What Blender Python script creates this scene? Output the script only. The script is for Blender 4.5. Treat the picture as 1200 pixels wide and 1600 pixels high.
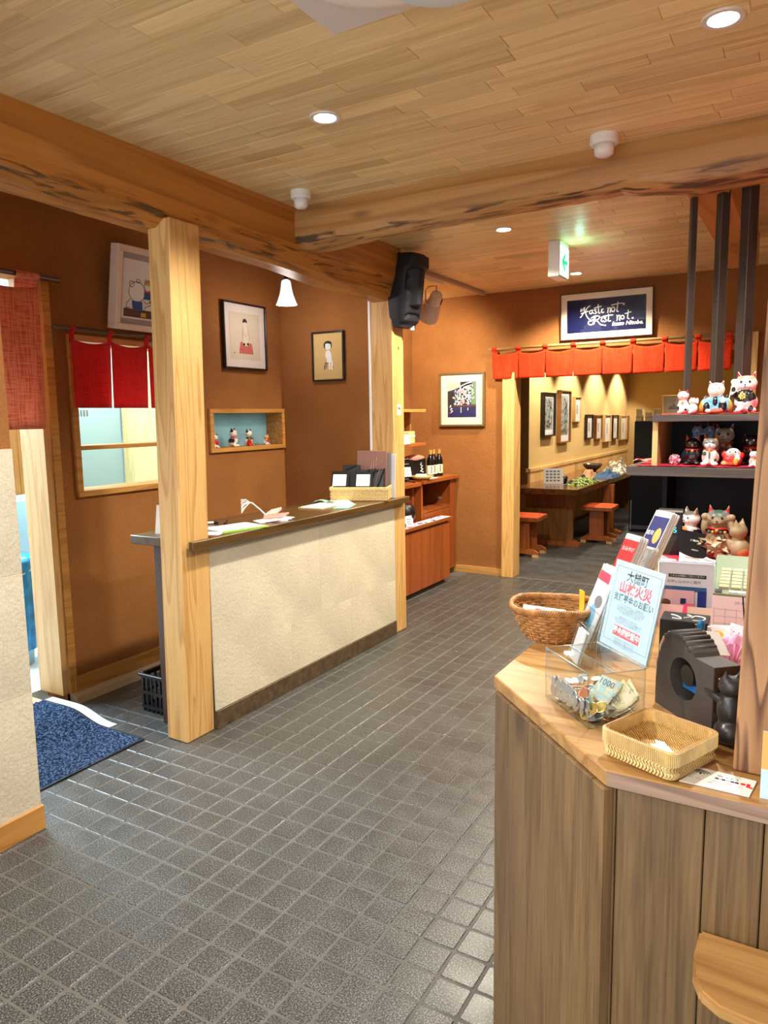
import bpy, bmesh, math, random
from mathutils import Matrix, Vector, Euler, noise
S = bpy.context.scene
for o in list(bpy.data.objects): bpy.data.objects.remove(o)
COL = S.collection
rnd = random.Random(7)
PI = math.pi

# ------------------------------------------------------------------ camera, world, exposure, lights
EYE = Vector((0, 0, 1.5765))
YAW, PITCH, ROLL, FOC = 0.5315, -0.1307, 0.0155, 1137.5
cam_d = bpy.data.cameras.new('camera'); cam = bpy.data.objects.new('camera', cam_d); COL.objects.link(cam)
cam_d.sensor_fit = 'VERTICAL'; cam_d.sensor_height = 36; cam_d.lens = FOC / 1600 * 36; cam_d.clip_start = 0.05
BASIS = Matrix.Rotation(YAW, 3, 'Z') @ Matrix.Rotation(PITCH, 3, 'X') @ Matrix.Rotation(ROLL, 3, 'Y')
cam.matrix_world = Matrix.Translation(EYE) @ (BASIS @ Matrix.Rotation(PI / 2, 3, 'X')).to_4x4()
S.camera = cam
S.view_settings.view_transform = 'Standard'; S.view_settings.look = 'None'
S.view_settings.gamma = 1; S.view_settings.use_curve_mapping = False
S.view_settings.exposure = 0.55
S.cycles.transparent_max_bounces = 48; S.cycles.max_bounces = 10; S.cycles.diffuse_bounces = 5; S.cycles.caustics_reflective = False; S.cycles.caustics_refractive = False
W = bpy.data.worlds.new('world'); S.world = W; W.use_nodes = True
W.node_tree.nodes['Background'].inputs[0].default_value = (0.90, 0.95, 1.0, 1)
W.node_tree.nodes['Background'].inputs[1].default_value = 1.6

def lamp(name, kind, loc, power, color, aim=None, **k):
    d = bpy.data.lights.new(name, kind); d.energy = power; d.color = color
    for a, b in k.items(): setattr(d, a, b)
    o = bpy.data.objects.new(name, d); COL.objects.link(o); o.location = loc
    v = Vector(aim or (0, 0, -1))
    o.rotation_euler = v.to_track_quat('-Z', 'Y').to_euler()
    return o
WARM, NEUTRAL, COOL = (1, 0.91, 0.72), (1, 0.98, 0.93), (0.68, 0.86, 1.0)
DOWN = [(-1.667, 2.438), (-0.288, 2.481), (-1.712, 4.422), (-1.737, 6.106)]
DOWN_HIDDEN = [(-1.667, 0.45), (-1.0, -0.9), (0.3, 4.5)]  # unseen downlights, added to fill the room with light
for q in DOWN + DOWN_HIDDEN:
    far = q[1] > 4
    lamp('downlight_lamp', 'SPOT', (q[0], q[1], 2.685), 90 if not far else 165, WARM if far else NEUTRAL, spot_size=2.5, spot_blend=0.5, shadow_soft_size=0.045)
lamp('kitchen_lamp', 'AREA', (-4.2, 3.3, 2.35), 20, (0.80, 0.93, 1.0), size=1.0)
lamp('kitchen_door_lamp', 'AREA', (-5.0, 2.0, 2.35), 140, (0.62, 0.83, 1.0), size=1.0)
lamp('frosted_pane_lamp', 'AREA', (-4.0, 4.1, 2.0), 6, (0.6, 0.85, 1.0), size=0.5)
for q in (9.1, 10.4, 11.9, 13.4):
    lamp('gallery_lamp', 'SPOT', (-2.45, q, 2.45), 90, WARM, aim=(-0.45, 0, -1), spot_size=1.75, spot_blend=0.4, shadow_soft_size=0.03)
for q in ((-1.6, 8.0), (-1.2, 10.5), (-0.4, 12.5)):
    lamp('dining_lamp', 'SPOT', (q[0], q[1], 2.48), 70, WARM, spot_size=2.4, spot_blend=0.5, shadow_soft_size=0.05)

# ------------------------------------------------------------------ materials
def lin(c):
    r = []
    for x in c:
        x /= 255; r.append(x / 12.92 if x <= 0.04045 else ((x + 0.055) / 1.055) ** 2.4)
    return (*r, 1)
class N:
    def __init__(s, name):
        s.m = bpy.data.materials.new(name); s.m.use_nodes = True; s.t = s.m.node_tree
        s.b = s.t.nodes['Principled BSDF']; s.out = s.t.nodes['Material Output']
    def n(s, typ, ins=None, **k):
        x = s.t.nodes.new('ShaderNode' + typ)
        for a, b in k.items(): setattr(x, a, b)
        for a, b in (ins or {}).items():
            if isinstance(b, bpy.types.NodeSocket): s.t.links.new(b, x.inputs[a])
            else: x.inputs[a].default_value = b
        return x
    def l(s, a, b): s.t.links.new(a, b)
    def ramp(s, fac, stops, interp='LINEAR'):
        r = s.n('ValToRGB', {0: fac}); r.color_ramp.interpolation = interp
        e = r.color_ramp.elements
        while len(e) < len(stops): e.new(0.5)
        for q, (p, c) in zip(e, stops): q.position = p; q.color = c
        return r.outputs[0]
    def bump(s, h, strength, dist=0.002):
        b = s.n('Bump', {'Strength': strength, 'Distance': dist, 'Height': h}); s.l(b.outputs[0], s.b.inputs['Normal'])
MATS = {}
def plain(name, c, rough=0.5, metal=0, spec=0.5, bump=0, bscale=200, var=0.0, vscale=8, emit=None, coat=0, sheen=0):
    if name in MATS: return MATS[name]
    k = N(name); k.b.inputs['Roughness'].default_value = rough; k.b.inputs['Metallic'].default_value = metal
    k.b.inputs['Specular IOR Level'].default_value = spec; k.b.inputs['Coat Weight'].default_value = coat
    k.b.inputs['Sheen Weight'].default_value = sheen
    c = lin(c); k.b.inputs['Base Color'].default_value = c
    if var or bump: tc = k.n('TexCoord').outputs['Object']
    if var:
        nz = k.n('TexNoise', {'Vector': tc, 'Scale': vscale, 'Detail': 4})
        a = tuple(min(1, x * (1 + var)) for x in c[:3]) + (1,); d = tuple(x * (1 - var) for x in c[:3]) + (1,)
        k.l(k.ramp(nz.outputs[0], [(0.3, d), (0.7, a)]), k.b.inputs['Base Color'])
    if bump:
        nz = k.n('TexNoise', {'Vector': tc, 'Scale': bscale, 'Detail': 3}); k.bump(nz.outputs[0], bump)
    if emit:
        k.b.inputs['Emission Color'].default_value = lin(emit[0]); k.b.inputs['Emission Strength'].default_value = emit[1]
    MATS[name] = k.m; return k.m
def wood(name, dark, light, axis='x', sc=1.0, rough=0.45, var=0.12, rings=9, fibre=0.35, knots=0, bark=None, coat=0.0):
    k = N(name); k.b.inputs['Roughness'].default_value = rough; k.b.inputs['Coat Weight'].default_value = coat
    tc = k.n('TexCoord').outputs['Object']
    rn = k.n('ObjectInfo').outputs['Random']
    off = k.n('Combine' + 'XYZ', {0: rn, 1: rn, 2: rn}).outputs[0]
    sh = k.n('VectorMath', {0: off, 1: (37.0, 53.0, 71.0)}, operation='MULTIPLY').outputs[0]
    p0 = k.n('VectorMath', {0: tc, 1: sh}, operation='ADD').outputs[0]
    s1 = {'x': (0.2, 3.2, 3.2), 'y': (3.2, 0.2, 3.2), 'z': (3.2, 3.2, 0.2)}[axis]
    s2 = {'x': (3, 90, 90), 'y': (90, 3, 90), 'z': (90, 90, 3)}[axis]
    p1 = k.n('VectorMath', {0: p0, 1: tuple(q * sc for q in s1)}, operation='MULTIPLY').outputs[0]
    p2 = k.n('VectorMath', {0: p0, 1: tuple(q * sc for q in s2)}, operation='MULTIPLY').outputs[0]
    n1 = k.n('TexNoise', {'Vector': p1, 'Scale': 1.0, 'Detail': 2, 'Roughness': 0.5, 'Distortion': 0.3}).outputs[0]
    r1 = k.n('Math', {0: n1, 1: float(rings)}, operation='MULTIPLY').outputs[0]
    r2 = k.n('Math', {0: r1}, operation='FRACT').outputs[0]
    n2 = k.n('TexNoise', {'Vector': p2, 'Scale': 1.0, 'Detail': 3}).outputs[0]
    D, L = lin(dark), lin(light); M = tuple((a + b) / 2 for a, b in zip(D, L))
    c1 = k.ramp(r2, [(0.0, L), (0.55, tuple(0.75 * a + 0.25 * b for a, b in zip(L, D))), (0.88, D), (1.0, L)])
    c2 = k.ramp(n2, [(0.3, D), (0.7, L)])
    mx = k.n('Mix', {0: fibre, 6: c1, 7: c2}, data_type='RGBA').outputs[2]
    n3 = k.n('TexNoise', {'Vector': k.n('VectorMath', {0: p0, 1: s1}, operation='MULTIPLY').outputs[0], 'Scale': 0.5, 'Detail': 2}).outputs[0]
    v0 = k.n('MapRange', {0: rn, 3: 1 - var, 4: 1 + var}).outputs[0]
    v1 = k.n('MapRange', {0: n3, 1: 0.3, 2: 0.7, 3: 0.88, 4: 1.1}).outputs[0]
    hv = k.n('HueSaturation', {'Color': mx, 'Value': k.n('Math', {0: v0, 1: v1}, operation='MULTIPLY').outputs[0]}).outputs[0]
    if bark:
        # dark weathered streaks with a shape of their own, in the band where the log keeps its waney edge
        ax, lo, hi, col = bark
        z = k.n('SeparateXYZ', {0: tc}).outputs[ax]
        band = k.ramp(k.n('MapRange', {0: z, 1: lo, 2: hi}).outputs[0], [(0, (0, 0, 0, 1)), (0.25, (1, 1, 1, 1)), (0.7, (1, 1, 1, 1)), (1, (0, 0, 0, 1))])
        bn = k.n('TexNoise', {'Vector': k.n('VectorMath', {0: tc, 1: {'x': (4, 30, 40), 'y': (30, 4, 40)}[axis]}, operation='MULTIPLY').outputs[0], 'Scale': 1.0, 'Detail': 5, 'Distortion': 0.8}).outputs[0]
        bm = k.n('Math', {0: k.ramp(bn, [(0.5, (0, 0, 0, 1)), (0.62, (1, 1, 1, 1))]), 1: band}, operation='MULTIPLY').outputs[0]
        hv = k.n('Mix', {0: bm, 6: hv, 7: lin(col)}, data_type='RGBA').outputs[2]
    if knots:
        vo = k.n('TexVoronoi', {'Vector': k.n('VectorMath', {0: p0, 1: {'x': (1.2, 3.5, 3.5), 'y': (3.5, 1.2, 3.5), 'z': (3.5, 3.5, 1.2)}[axis]}, operation='MULTIPLY').outputs[0], 'Scale': 1.0}).outputs['Distance']
        km = k.ramp(vo, [(0.03, (1, 1, 1, 1)), (0.1, (0, 0, 0, 1))])
        hv = k.n('Mix', {0: k.n('Math', {0: km, 1: knots}, operation='MULTIPLY').outputs[0], 6: hv, 7: tuple(0.35 * q for q in D[:3]) + (1,)}, data_type='RGBA').outputs[2]
    k.l(hv, k.b.inputs['Base Color']); k.bump(n2, 0.12, 0.001)
    MATS[name] = k.m; return k.m
def glassy(name, tint=(1, 1, 1), refl=1.0, rough=0.02, ior=1.45):
    k = N(name); t = k.n('BsdfTransparent', {0: (*tint, 1)}); g = k.n('BsdfGlossy', {'Color': (1, 1, 1, 1), 'Roughness': rough})
    f = k.n('Fresnel', {'IOR': ior}); fr = k.n('Math', {0: 1.0, 1: k.n('NewGeometry').outputs['Backfacing']}, operation='SUBTRACT')   # reflect at the outer faces only
    a = k.n('Math', {0: k.n('Math', {0: f.outputs[0], 1: refl}, operation='MULTIPLY').outputs[0], 1: fr.outputs[0]}, operation='MULTIPLY')
    m = k.n('MixShader', {0: a.outputs[0], 1: t.outputs[0], 2: g.outputs[0]}); k.l(m.outputs[0], k.out.inputs[0])
    MATS[name] = k.m; return k.m
def weave(name, dark, light, sc=160):
    k = N(name); k.b.inputs['Roughness'].default_value = 0.5
    tc = k.n('TexCoord').outputs['Object']
    w1 = k.n('TexWave', {'Vector': tc, 'Scale': sc, 'Distortion': 4, 'Detail': 2}, wave_type='BANDS', bands_direction='DIAGONAL').outputs[0]
    n1 = k.n('TexNoise', {'Vector': tc, 'Scale': sc, 'Detail': 3}).outputs[0]
    h = k.n('Math', {0: w1, 1: n1}, operation='MULTIPLY').outputs[0]
    k.l(k.ramp(h, [(0.05, lin(dark)), (0.4, lin(light))]), k.b.inputs['Base Color']); k.bump(h, 0.5, 0.002)
    MATS[name] = k.m; return k.m
def cloth(name, c, c2, sc=350, rough=0.85, translucent=0.0):
    k = N(name); k.b.inputs['Roughness'].default_value = rough; k.b.inputs['Sheen Weight'].default_value = 0.1; k.b.inputs['Specular IOR Level'].default_value = 0.15
    tc = k.n('TexCoord').outputs['Object']
    a = k.n('TexNoise', {'Vector': k.n('VectorMath', {0: tc, 1: (sc, sc, 8)}, operation='MULTIPLY').outputs[0], 'Scale': 1, 'Detail': 1}).outputs[0]
    b = k.n('TexNoise', {'Vector': k.n('VectorMath', {0: tc, 1: (8, 8, sc)}, operation='MULTIPLY').outputs[0], 'Scale': 1, 'Detail': 1}).outputs[0]
    h = k.n('Math', {0: a, 1: b}, operation='ADD').outputs[0]
    k.l(k.ramp(h, [(0.85, lin(c)), (1.2, lin(c2))]), k.b.inputs['Base Color']); k.bump(h, 0.25, 0.001)
    if translucent:
        t = k.n('BsdfTranslucent', {0: lin(c2)}); m = k.n('MixShader', {0: translucent, 1: k.b.outputs[0], 2: t.outputs[0]}); k.l(m.outputs[0], k.out.inputs[0])
    MATS[name] = k.m; return k.m
def speckle(name, base, light, dark, rough=0.32):
    k = N(name); k.b.inputs['Roughness'].default_value = rough
    tc = k.n('TexCoord').outputs['Object']; rn = k.n('ObjectInfo').outputs['Random']
    sh = k.n('VectorMath', {0: k.n('CombineXYZ', {0: rn, 1: rn, 2: 0.0}).outputs[0], 1: (31.0, 17.0, 1.0)}, operation='MULTIPLY').outputs[0]
    p = k.n('VectorMath', {0: tc, 1: sh}, operation='ADD').outputs[0]
    n1 = k.n('TexNoise', {'Vector': p, 'Scale': 210, 'Detail': 3, 'Roughness': 0.6}).outputs[0]
    col = k.ramp(n1, [(0.36, lin(dark)), (0.5, lin(base)), (0.62, lin(light))])
    n2 = k.n('TexNoise', {'Vector': tc, 'Scale': 5, 'Detail': 2}).outputs[0]
    hv = k.n('HueSaturation', {'Color': col, 'Value': k.n('MapRange', {0: n2, 1: 0.3, 2: 0.7, 3: 0.88, 4: 1.12}).outputs[0]}).outputs[0]
    k.l(hv, k.b.inputs['Base Color']); k.bump(n1, 0.2, 0.001)
    k.l(k.n('MapRange', {0: n2, 1: 0.3, 2: 0.7, 3: rough - 0.06, 4: rough + 0.1}).outputs[0], k.b.inputs['Roughness'])
    MATS[name] = k.m; return k.m
def plaster(name, c, var=0.08, grain=260, bump=0.35, rough=0.9):
    k = N(name); k.b.inputs['Roughness'].default_value = rough; k.b.inputs['Specular IOR Level'].default_value = 0.25
    tc = k.n('TexCoord').outputs['Object']
    n1 = k.n('TexNoise', {'Vector': tc, 'Scale': grain, 'Detail': 4, 'Roughness': 0.65}).outputs[0]
    n2 = k.n('TexNoise', {'Vector': tc, 'Scale': 3, 'Detail': 3}).outputs[0]
    s = k.n('Math', {0: k.n('Math', {0: n1, 1: 0.6}, operation='MULTIPLY').outputs[0], 1: k.n('Math', {0: n2, 1: 0.4}, operation='MULTIPLY').outputs[0]}, operation='ADD').outputs[0]
    c = lin(c); k.l(k.ramp(s, [(0.35, tuple(q * (1 - var) for q in c[:3]) + (1,)), (0.65, tuple(min(1, q * (1 + var)) for q in c[:3]) + (1,))]), k.b.inputs['Base Color'])
    n3 = k.n('TexNoise', {'Vector': tc, 'Scale': grain / 3, 'Detail': 4}).outputs[0]
    k.bump(n3, bump, 0.004); MATS[name] = k.m; return k.m

BROWN = plaster('brown_clay_plaster', (150, 97, 50), 0.2, grain=150, bump=0.7)
OCHRE = plaster('ochre_plaster', (206, 172, 112), 0.06)
BEIGE = plaster('beige_grained_panel', (206, 194, 168), 0.2, grain=190, bump=0.7)
WHITEWALL = plain('white_painted_wall', (225, 230, 230), 0.8)
PINE = wood('pine_upright', (186, 134, 70), (228, 182, 114), 'z', 2.4, 0.45, 0.05, rings=9, fibre=0.35)
PINE_P = wood('laminated_pine_upright', (186, 136, 78), (220, 174, 112), 'z', 2.6, 0.5, 0.08, rings=6, fibre=0.4)
BEAMY = wood('old_beam', (162, 102, 38), (200, 136, 62), 'y', 1.0, 0.4, 0.03, rings=7, fibre=0.3, knots=0.8, bark=(2, 2.40, 2.53, (98, 66, 28)))
BEAMX = wood('natural_log_beam', (156, 112, 62), (194, 148, 90), 'x', 1.0, 0.45, 0.03, rings=7, fibre=0.3, knots=0.6, bark=(2, 2.47, 2.58, (84, 58, 34)))
CEIL = wood('ceiling_oak', (202, 174, 120), (238, 216, 164), 'x', 1.5, 0.42, 0.11, rings=7, fibre=0.45)
OAKX = wood('oak_top', (146, 103, 54), (192, 146, 88), 'x', 2.0, 0.38, 0.04, rings=8, fibre=0.35)
OAKZ = wood('pillar_oak', (92, 54, 30), (184, 136, 92), 'z', 4.6, 0.55, 0.03, rings=12, fibre=0.08)
GREYWOOD = wood('smoked_counter_board', (88, 65, 40), (136, 107, 70), 'z', 2.4, 0.45, 0.12, rings=5, fibre=0.6, knots=0.7)
GREYEDGE = wood('smoked_edge', (120, 94, 78), (168, 138, 116), 'x', 2.0, 0.5, 0.03)
WALNUTY = wood('dark_counter_top', (58, 40, 18), (102, 74, 38), 'y', 1.6, 0.28, 0.03, rings=6, fibre=0.5, coat=0.2)
WALNUTZ = wood('dark_board', (46, 28, 16), (72, 46, 28), 'z', 1.5, 0.45)
CHERRYZ = wood('cabinet_wood_upright', (134, 64, 24), (168, 88, 38), 'z', 1.2, 0.38, 0.05, rings=5, fibre=0.5)
CHERRYY = wood('cabinet_wood_length', (134, 66, 26), (178, 98, 44), 'y', 1.2, 0.33, 0.05, rings=5, fibre=0.5)
STOOLW = wood('stool_wood', (128, 62, 24), (176, 98, 44), 'z', 1.5, 0.4, 0.08, rings=6, fibre=0.4)
TABLEY = wood('dining_table_top', (84, 50, 24), (128, 82, 44), 'y', 1.2, 0.22, 0.03, coat=0.3)
TABLEZ = wood('dining_table_panel', (118, 72, 30), (162, 106, 50), 'z', 1.4, 0.4, 0.05)
HONEYY = wood('honey_trim_y', (162, 106, 44), (204, 148, 76), 'y', 1.6, 0.42, 0.04)
HONEYX = wood('honey_trim_x', (176, 124, 60), (214, 164, 94), 'x', 1.6, 0.42, 0.04)
CREAMW = wood('cream_board', (204, 180, 120), (230, 212, 156), 'z', 1.5, 0.5, 0.04, fibre=0.5)
SLAT = wood('wainscot_board', (196, 150, 88), (226, 184, 120), 'z', 1.5, 0.45, 0.08)
DARKPOST = wood('dark_lattice_post', (46, 35, 29), (72, 57, 47), 'z', 1.5, 0.5, 0.03)
SHELFW = wood('grey_shelf_board', (60, 50, 44), (90, 78, 70), 'x', 1.5, 0.45, 0.03)
TILE = speckle('stone_tile', (55, 55, 53), (122, 120, 115), (22, 22, 22), 0.34)
TILE2 = speckle('dining_floor_tile', (76, 74, 72), (92, 90, 88), (58, 57, 56), 0.4)
GROUT = plain('grout', (92, 88, 82), 0.8, var=0.12, vscale=14)
CONCRETE = plaster('concrete_kerb', (176, 158, 128), 0.15, grain=120)
def loops(name, lo, hi, sc):
    k = N(name); k.b.inputs['Roughness'].default_value = 1; k.b.inputs['Specular IOR Level'].default_value = 0.1
    tc = k.n('TexCoord').outputs['Object']
    v = k.n('TexVoronoi', {'Vector': k.n('VectorMath', {0: tc, 1: k.n('VectorMath', {0: k.n('TexNoise', {'Vector': tc, 'Scale': 40.0}).outputs['Color'], 1: (.02, .02, .02)}, operation='MULTIPLY').outputs[0]}, operation='ADD').outputs[0], 'Scale': sc}).outputs['Distance']
    k.l(k.ramp(v, [(0.1, lin(hi)), (0.6, lin(lo))]), k.b.inputs['Base Color'])
    k.bump(k.n('Math', {0: 1.0, 1: v}, operation='SUBTRACT').outputs[0], 0.8, 0.006); return k.m
MATB = loops('blue_loop_pile', (26, 38, 60), (94, 114, 146), 85)
RUBBER = plain('black_rubber', (24, 25, 28), 0.6)
RED = cloth('red_linen', (190, 14, 16), (218, 36, 30), translucent=0.2)
VERMIL = cloth('vermilion_linen', (204, 38, 12), (228, 64, 24), translucent=0.2)
SALMON = cloth('salmon_gauze', (196, 92, 66), (232, 138, 108), sc=160, translucent=0.12)
CRIMSON = cloth('crimson_felt', (184, 12, 40), (206, 28, 58))
ORANGE = cloth('orange_felt', (222, 78, 22), (238, 100, 40))
WHITE = plain('white_plastic', (236, 236, 234), 0.4)
WHITEMETAL = plain('white_enamel', (226, 222, 214), 0.35)
PAPER = plain('paper', (240, 240, 236), 0.8)
INK = plain('black_ink', (26, 24, 26), 0.7)
GREYINK = plain('grey_ink', (120, 122, 128), 0.7)
REDINK = plain('red_ink', (216, 44, 46), 0.6)
BLUEINK = plain('navy_ink', (24, 30, 84), 0.6)
BLACK = plain('black_plastic', (18, 18, 20), 0.35)
BLACKM = plain('black_matte', (14, 14, 17), 0.7)
NAVY = plain('navy_lacquer', (5, 5, 14), 0.55, spec=.25)
GLASS = glassy('picture_glass', refl=0.8)
ACRYL = glassy('clear_acrylic', (0.96, 0.98, 0.985), 1.0)
ACRYLEDGE = glassy('acrylic_edge', (0.88, 0.93, 0.94), 4.0, 0.15)
def frosted(name, c):
    k = N(name); tc = k.n('TexCoord').outputs['Object']; nz = k.n('TexNoise', {'Vector': tc, 'Scale': 6, 'Detail': 3}).outputs[0]
    col = k.ramp(nz, [(0.3, tuple(q * 0.8 for q in lin(c)[:3]) + (1,)), (0.7, lin(c))])
    k.l(col, k.b.inputs['Base Color']); k.b.inputs['Roughness'].default_value = 0.3
    t = k.n('BsdfTranslucent', {0: col}); m = k.n('MixShader', {0: 0.75, 1: k.b.outputs[0], 2: t.outputs[0]}); k.l(m.outputs[0], k.out.inputs[0]); return k.m
FROST = frosted('frosted_glass', (200, 222, 222))
STEEL = plain('brushed_steel', (190, 190, 188), 0.3, 1.0)
SILVER = plain('silver_coin', (196, 195, 191), 0.36, 0.85)
BRASSC = plain('brass_coin', (214, 186, 110), 0.3, 1.0)
COPPER = plain('copper_coin', (190, 122, 82), 0.35, 1.0)
BAMBOO = weave('woven_bamboo', (140, 96, 40), (220, 182, 108), 120)
BAMBOOD = plain('dark_rim_bamboo', (176, 132, 74), 0.55)  # darker bamboo behind the rim wraps, so the gaps between them show dark
BAMBOOL = plain('split_bamboo', (226, 194, 128), 0.45, var=0.15, vscale=60)
WICKER = plain('brown_wicker', (178, 124, 66), 0.45, var=0.35, vscale=50)
EMIT = plain('lamp_glow', (255, 255, 255), 0.5, emit=((255, 244, 226), 9))
EMITC = plain('lamp_glow_cool', (255, 255, 255), 0.5, emit=((240, 246, 255), 9))

# ------------------------------------------------------------------ geometry helpers
class G:
    """collects pieces and links them as one mesh object"""
    def __init__(s): s.v, s.f, s.m, s.M = [], [], [], None
    def at(s, M): s.M = M; return s
    def add(s, vs, fs, m=0, M=None):
        b = len(s.v); M = M if M is not None else s.M
        for p in vs: s.v.append(tuple(M @ Vector(p)) if M is not None else tuple(p))
        for q in fs: s.f.append([b + i for i in q]); s.m.append(m)
        return s
    def box(s, x0, x1, y0, y1, z0, z1, m=0, M=None):
        return s.add([(x0, y0, z0), (x1, y0, z0), (x1, y1, z0), (x0, y1, z0), (x0, y0, z1), (x1, y0, z1), (x1, y1, z1), (x0, y1, z1)],
                     [(0, 3, 2, 1), (4, 5, 6, 7), (0, 1, 5, 4), (1, 2, 6, 5), (2, 3, 7, 6), (3, 0, 4, 7)], m, M)
    def prism(s, pts, z0, z1, m=0, M=None, caps=True):
        n = len(pts); fs = [(i, (i + 1) % n, n + (i + 1) % n, n + i) for i in range(n)]
        if caps: fs += [tuple(range(n))[::-1], tuple(range(n, 2 * n))]
        return s.add([(x, y, z0) for x, y in pts] + [(x, y, z1) for x, y in pts], fs, m, M)
    def lathe(s, prof, n=24, m=0, M=None, flute=None):
        vs, fs = [], []
        for r, z in prof:
            for i in range(n):
                a = 2 * PI * i / n; q = r * (flute(a, z) if flute else 1); vs.append((q * math.cos(a), q * math.sin(a), z))
        for j in range(len(prof) - 1):
            for i in range(n):
                k = (i + 1) % n; fs.append((j * n + i, j * n + k, (j + 1) * n + k, (j + 1) * n + i))
        if prof[0][0] > 1e-6 and not flute: fs.append(tuple(range(n))[::-1])
        if prof[-1][0] > 1e-6 and not flute: fs.append(tuple(range((len(prof) - 1) * n, len(prof) * n)))
        return s.add(vs, fs, m, M)
    def cyl(s, x, y, z0, z1, r, n=20, m=0, r1=None, M=None):
        T = Matrix.Translation((x, y, 0)); return s.lathe([(r, z0), (r if r1 is None else r1, z1)], n, m, (M @ T) if M is not None else (s.M @ T if s.M is not None else T))
    def tube(s, path, r, n=8, m=0, closed=False, M=None):
        P = [Vector(p) for p in path]; L = len(P); vs, fs = [], []
        for i, p in enumerate(P):
            d = (P[(i + 1) % L] - P[i - 1]) if closed else (P[min(i + 1, L - 1)] - P[max(i - 1, 0)])
            d = d.normalized() if d.length > 1e-9 else Vector((0, 0, 1))
            u = d.cross(Vector((0, 0, 1))) if abs(d.z) < 0.95 else d.cross(Vector((1, 0, 0)))
            u.normalize(); w = d.cross(u); rr = r[i] if isinstance(r, (list, tuple)) else r
            for k in range(n):
                a = 2 * PI * k / n; vs.append(p + u * rr * math.cos(a) + w * rr * math.sin(a))
        for i in range(L if closed else L - 1):
            j = (i + 1) % L
            for k in range(n):
                q = (k + 1) % n; fs.append((i * n + k, i * n + q, j * n + q, j * n + k))
        if not closed: fs += [tuple(range(n))[::-1], tuple(range((L - 1) * n, L * n))]
        return s.add(vs, fs, m, M)
    def ball(s, c, r, m=0, nu=14, nv=9, M=None):
        if not isinstance(r, (tuple, list)): r = (r, r, r)
        vs, fs = [(c[0], c[1], c[2] - r[2])], []
        for j in range(1, nv):
            t = -PI / 2 + PI * j / nv
            for i in range(nu):
                a = 2 * PI * i / nu; vs.append((c[0] + r[0] * math.cos(t) * math.cos(a), c[1] + r[1] * math.cos(t) * math.sin(a), c[2] + r[2] * math.sin(t)))
        vs.append((c[0], c[1], c[2] + r[2])); e = len(vs) - 1
        for i in range(nu):
            k = (i + 1) % nu; fs.append((0, 1 + k, 1 + i)); fs.append((e, e - nu + i, e - nu + k))
            for j in range(nv - 2): fs.append((1 + j * nu + i, 1 + j * nu + k, 1 + (j + 1) * nu + k, 1 + (j + 1) * nu + i))
        return s.add(vs, fs, m, M)
    def sheet(s, fn, nu, nv, m=0, M=None):
        vs = [fn(i / nu, j / nv) for j in range(nv + 1) for i in range(nu + 1)]
        fs = [(j * (nu + 1) + i, j * (nu + 1) + i + 1, (j + 1) * (nu + 1) + i + 1, (j + 1) * (nu + 1) + i) for j in range(nv) for i in range(nu)]
        return s.add(vs, fs, m, M)
    def poly(s, pts, m=0, M=None): return s.add(pts, [tuple(range(len(pts)))], m, M)
    def mesh(s, name, mats, bevel=0, smooth=False, solid=0, seg=1):
        me = bpy.data.meshes.new(name); me.from_pydata(s.v, [], s.f); 
        for q in (mats if isinstance(mats, (list, tuple)) else [mats]): me.materials.append(q)
        me.polygons.foreach_set('material_index', s.m)
        if bevel or solid:
            bm = bmesh.new(); bm.from_mesh(me)
            if bevel:
                es = [e for e in bm.edges if len(e.link_faces) == 2 and e.calc_face_angle(0) > 0.5]
                bmesh.ops.bevel(bm, geom=es, offset=bevel, segments=seg, affect='EDGES', clamp_overlap=True)
            if solid: bmesh.ops.solidify(bm, geom=bm.faces[:], thickness=solid)
            bm.to_mesh(me); bm.free()
        if smooth: me.polygons.foreach_set('use_smooth', [True] * len(me.polygons))
        me.update(); return me
    def build(s, name, mats, parent=None, loc=None, rot=None, bevel=0, smooth=False, solid=0, seg=1):
        return inst(name, s.mesh(name, mats, bevel, smooth, solid, seg), parent, loc, rot)
def inst(name, me, parent=None, loc=None, rot=None, scale=None):
    o = bpy.data.objects.new(name, me); COL.objects.link(o)
    if parent: o.parent = parent
    if loc: o.location = loc
    if rot: o.rotation_euler = rot
    if scale: o.scale = scale
    return o
def tag(o, label, cat, group=None):
    o['label'] = label; o['category'] = cat
    if group: o['group'] = group
    return o
def thing(name, label, cat, loc=(0, 0, 0), rz=0, group=None, rot=None):
    o = bpy.data.objects.new(name, None); o.empty_display_size = 0.05; COL.objects.link(o)
    o.location = loc; o.rotation_euler = rot or (0, 0, rz)
    return tag(o, label, cat, group)
def struct(o): o['kind'] = 'structure'; return o
def stuff(o): o['kind'] = 'stuff'; return o
def copy_tree(o, parent=None, label=None, loc=None, rz=None):
    c = o.copy(); COL.objects.link(c)
    if parent: c.parent = parent
    if label: c['label'] = label
    if loc: c.location = loc
    if rz is not None: c.rotation_euler = (0, 0, rz)
    for ch in o.children: copy_tree(ch, c)
    return c
def B(name, x0, x1, y0, y1, z0, z1, mat, parent=None, bevel=0.0):
    """a box with its origin at its centre, so that its grain is its own"""
    c = ((x0 + x1) / 2, (y0 + y1) / 2, (z0 + z1) / 2); h = ((x1 - x0) / 2, (y1 - y0) / 2, (z1 - z0) / 2)
    return G().box(-h[0], h[0], -h[1], h[1], -h[2], h[2]).build(name, mat, parent, c, bevel=bevel)
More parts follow.
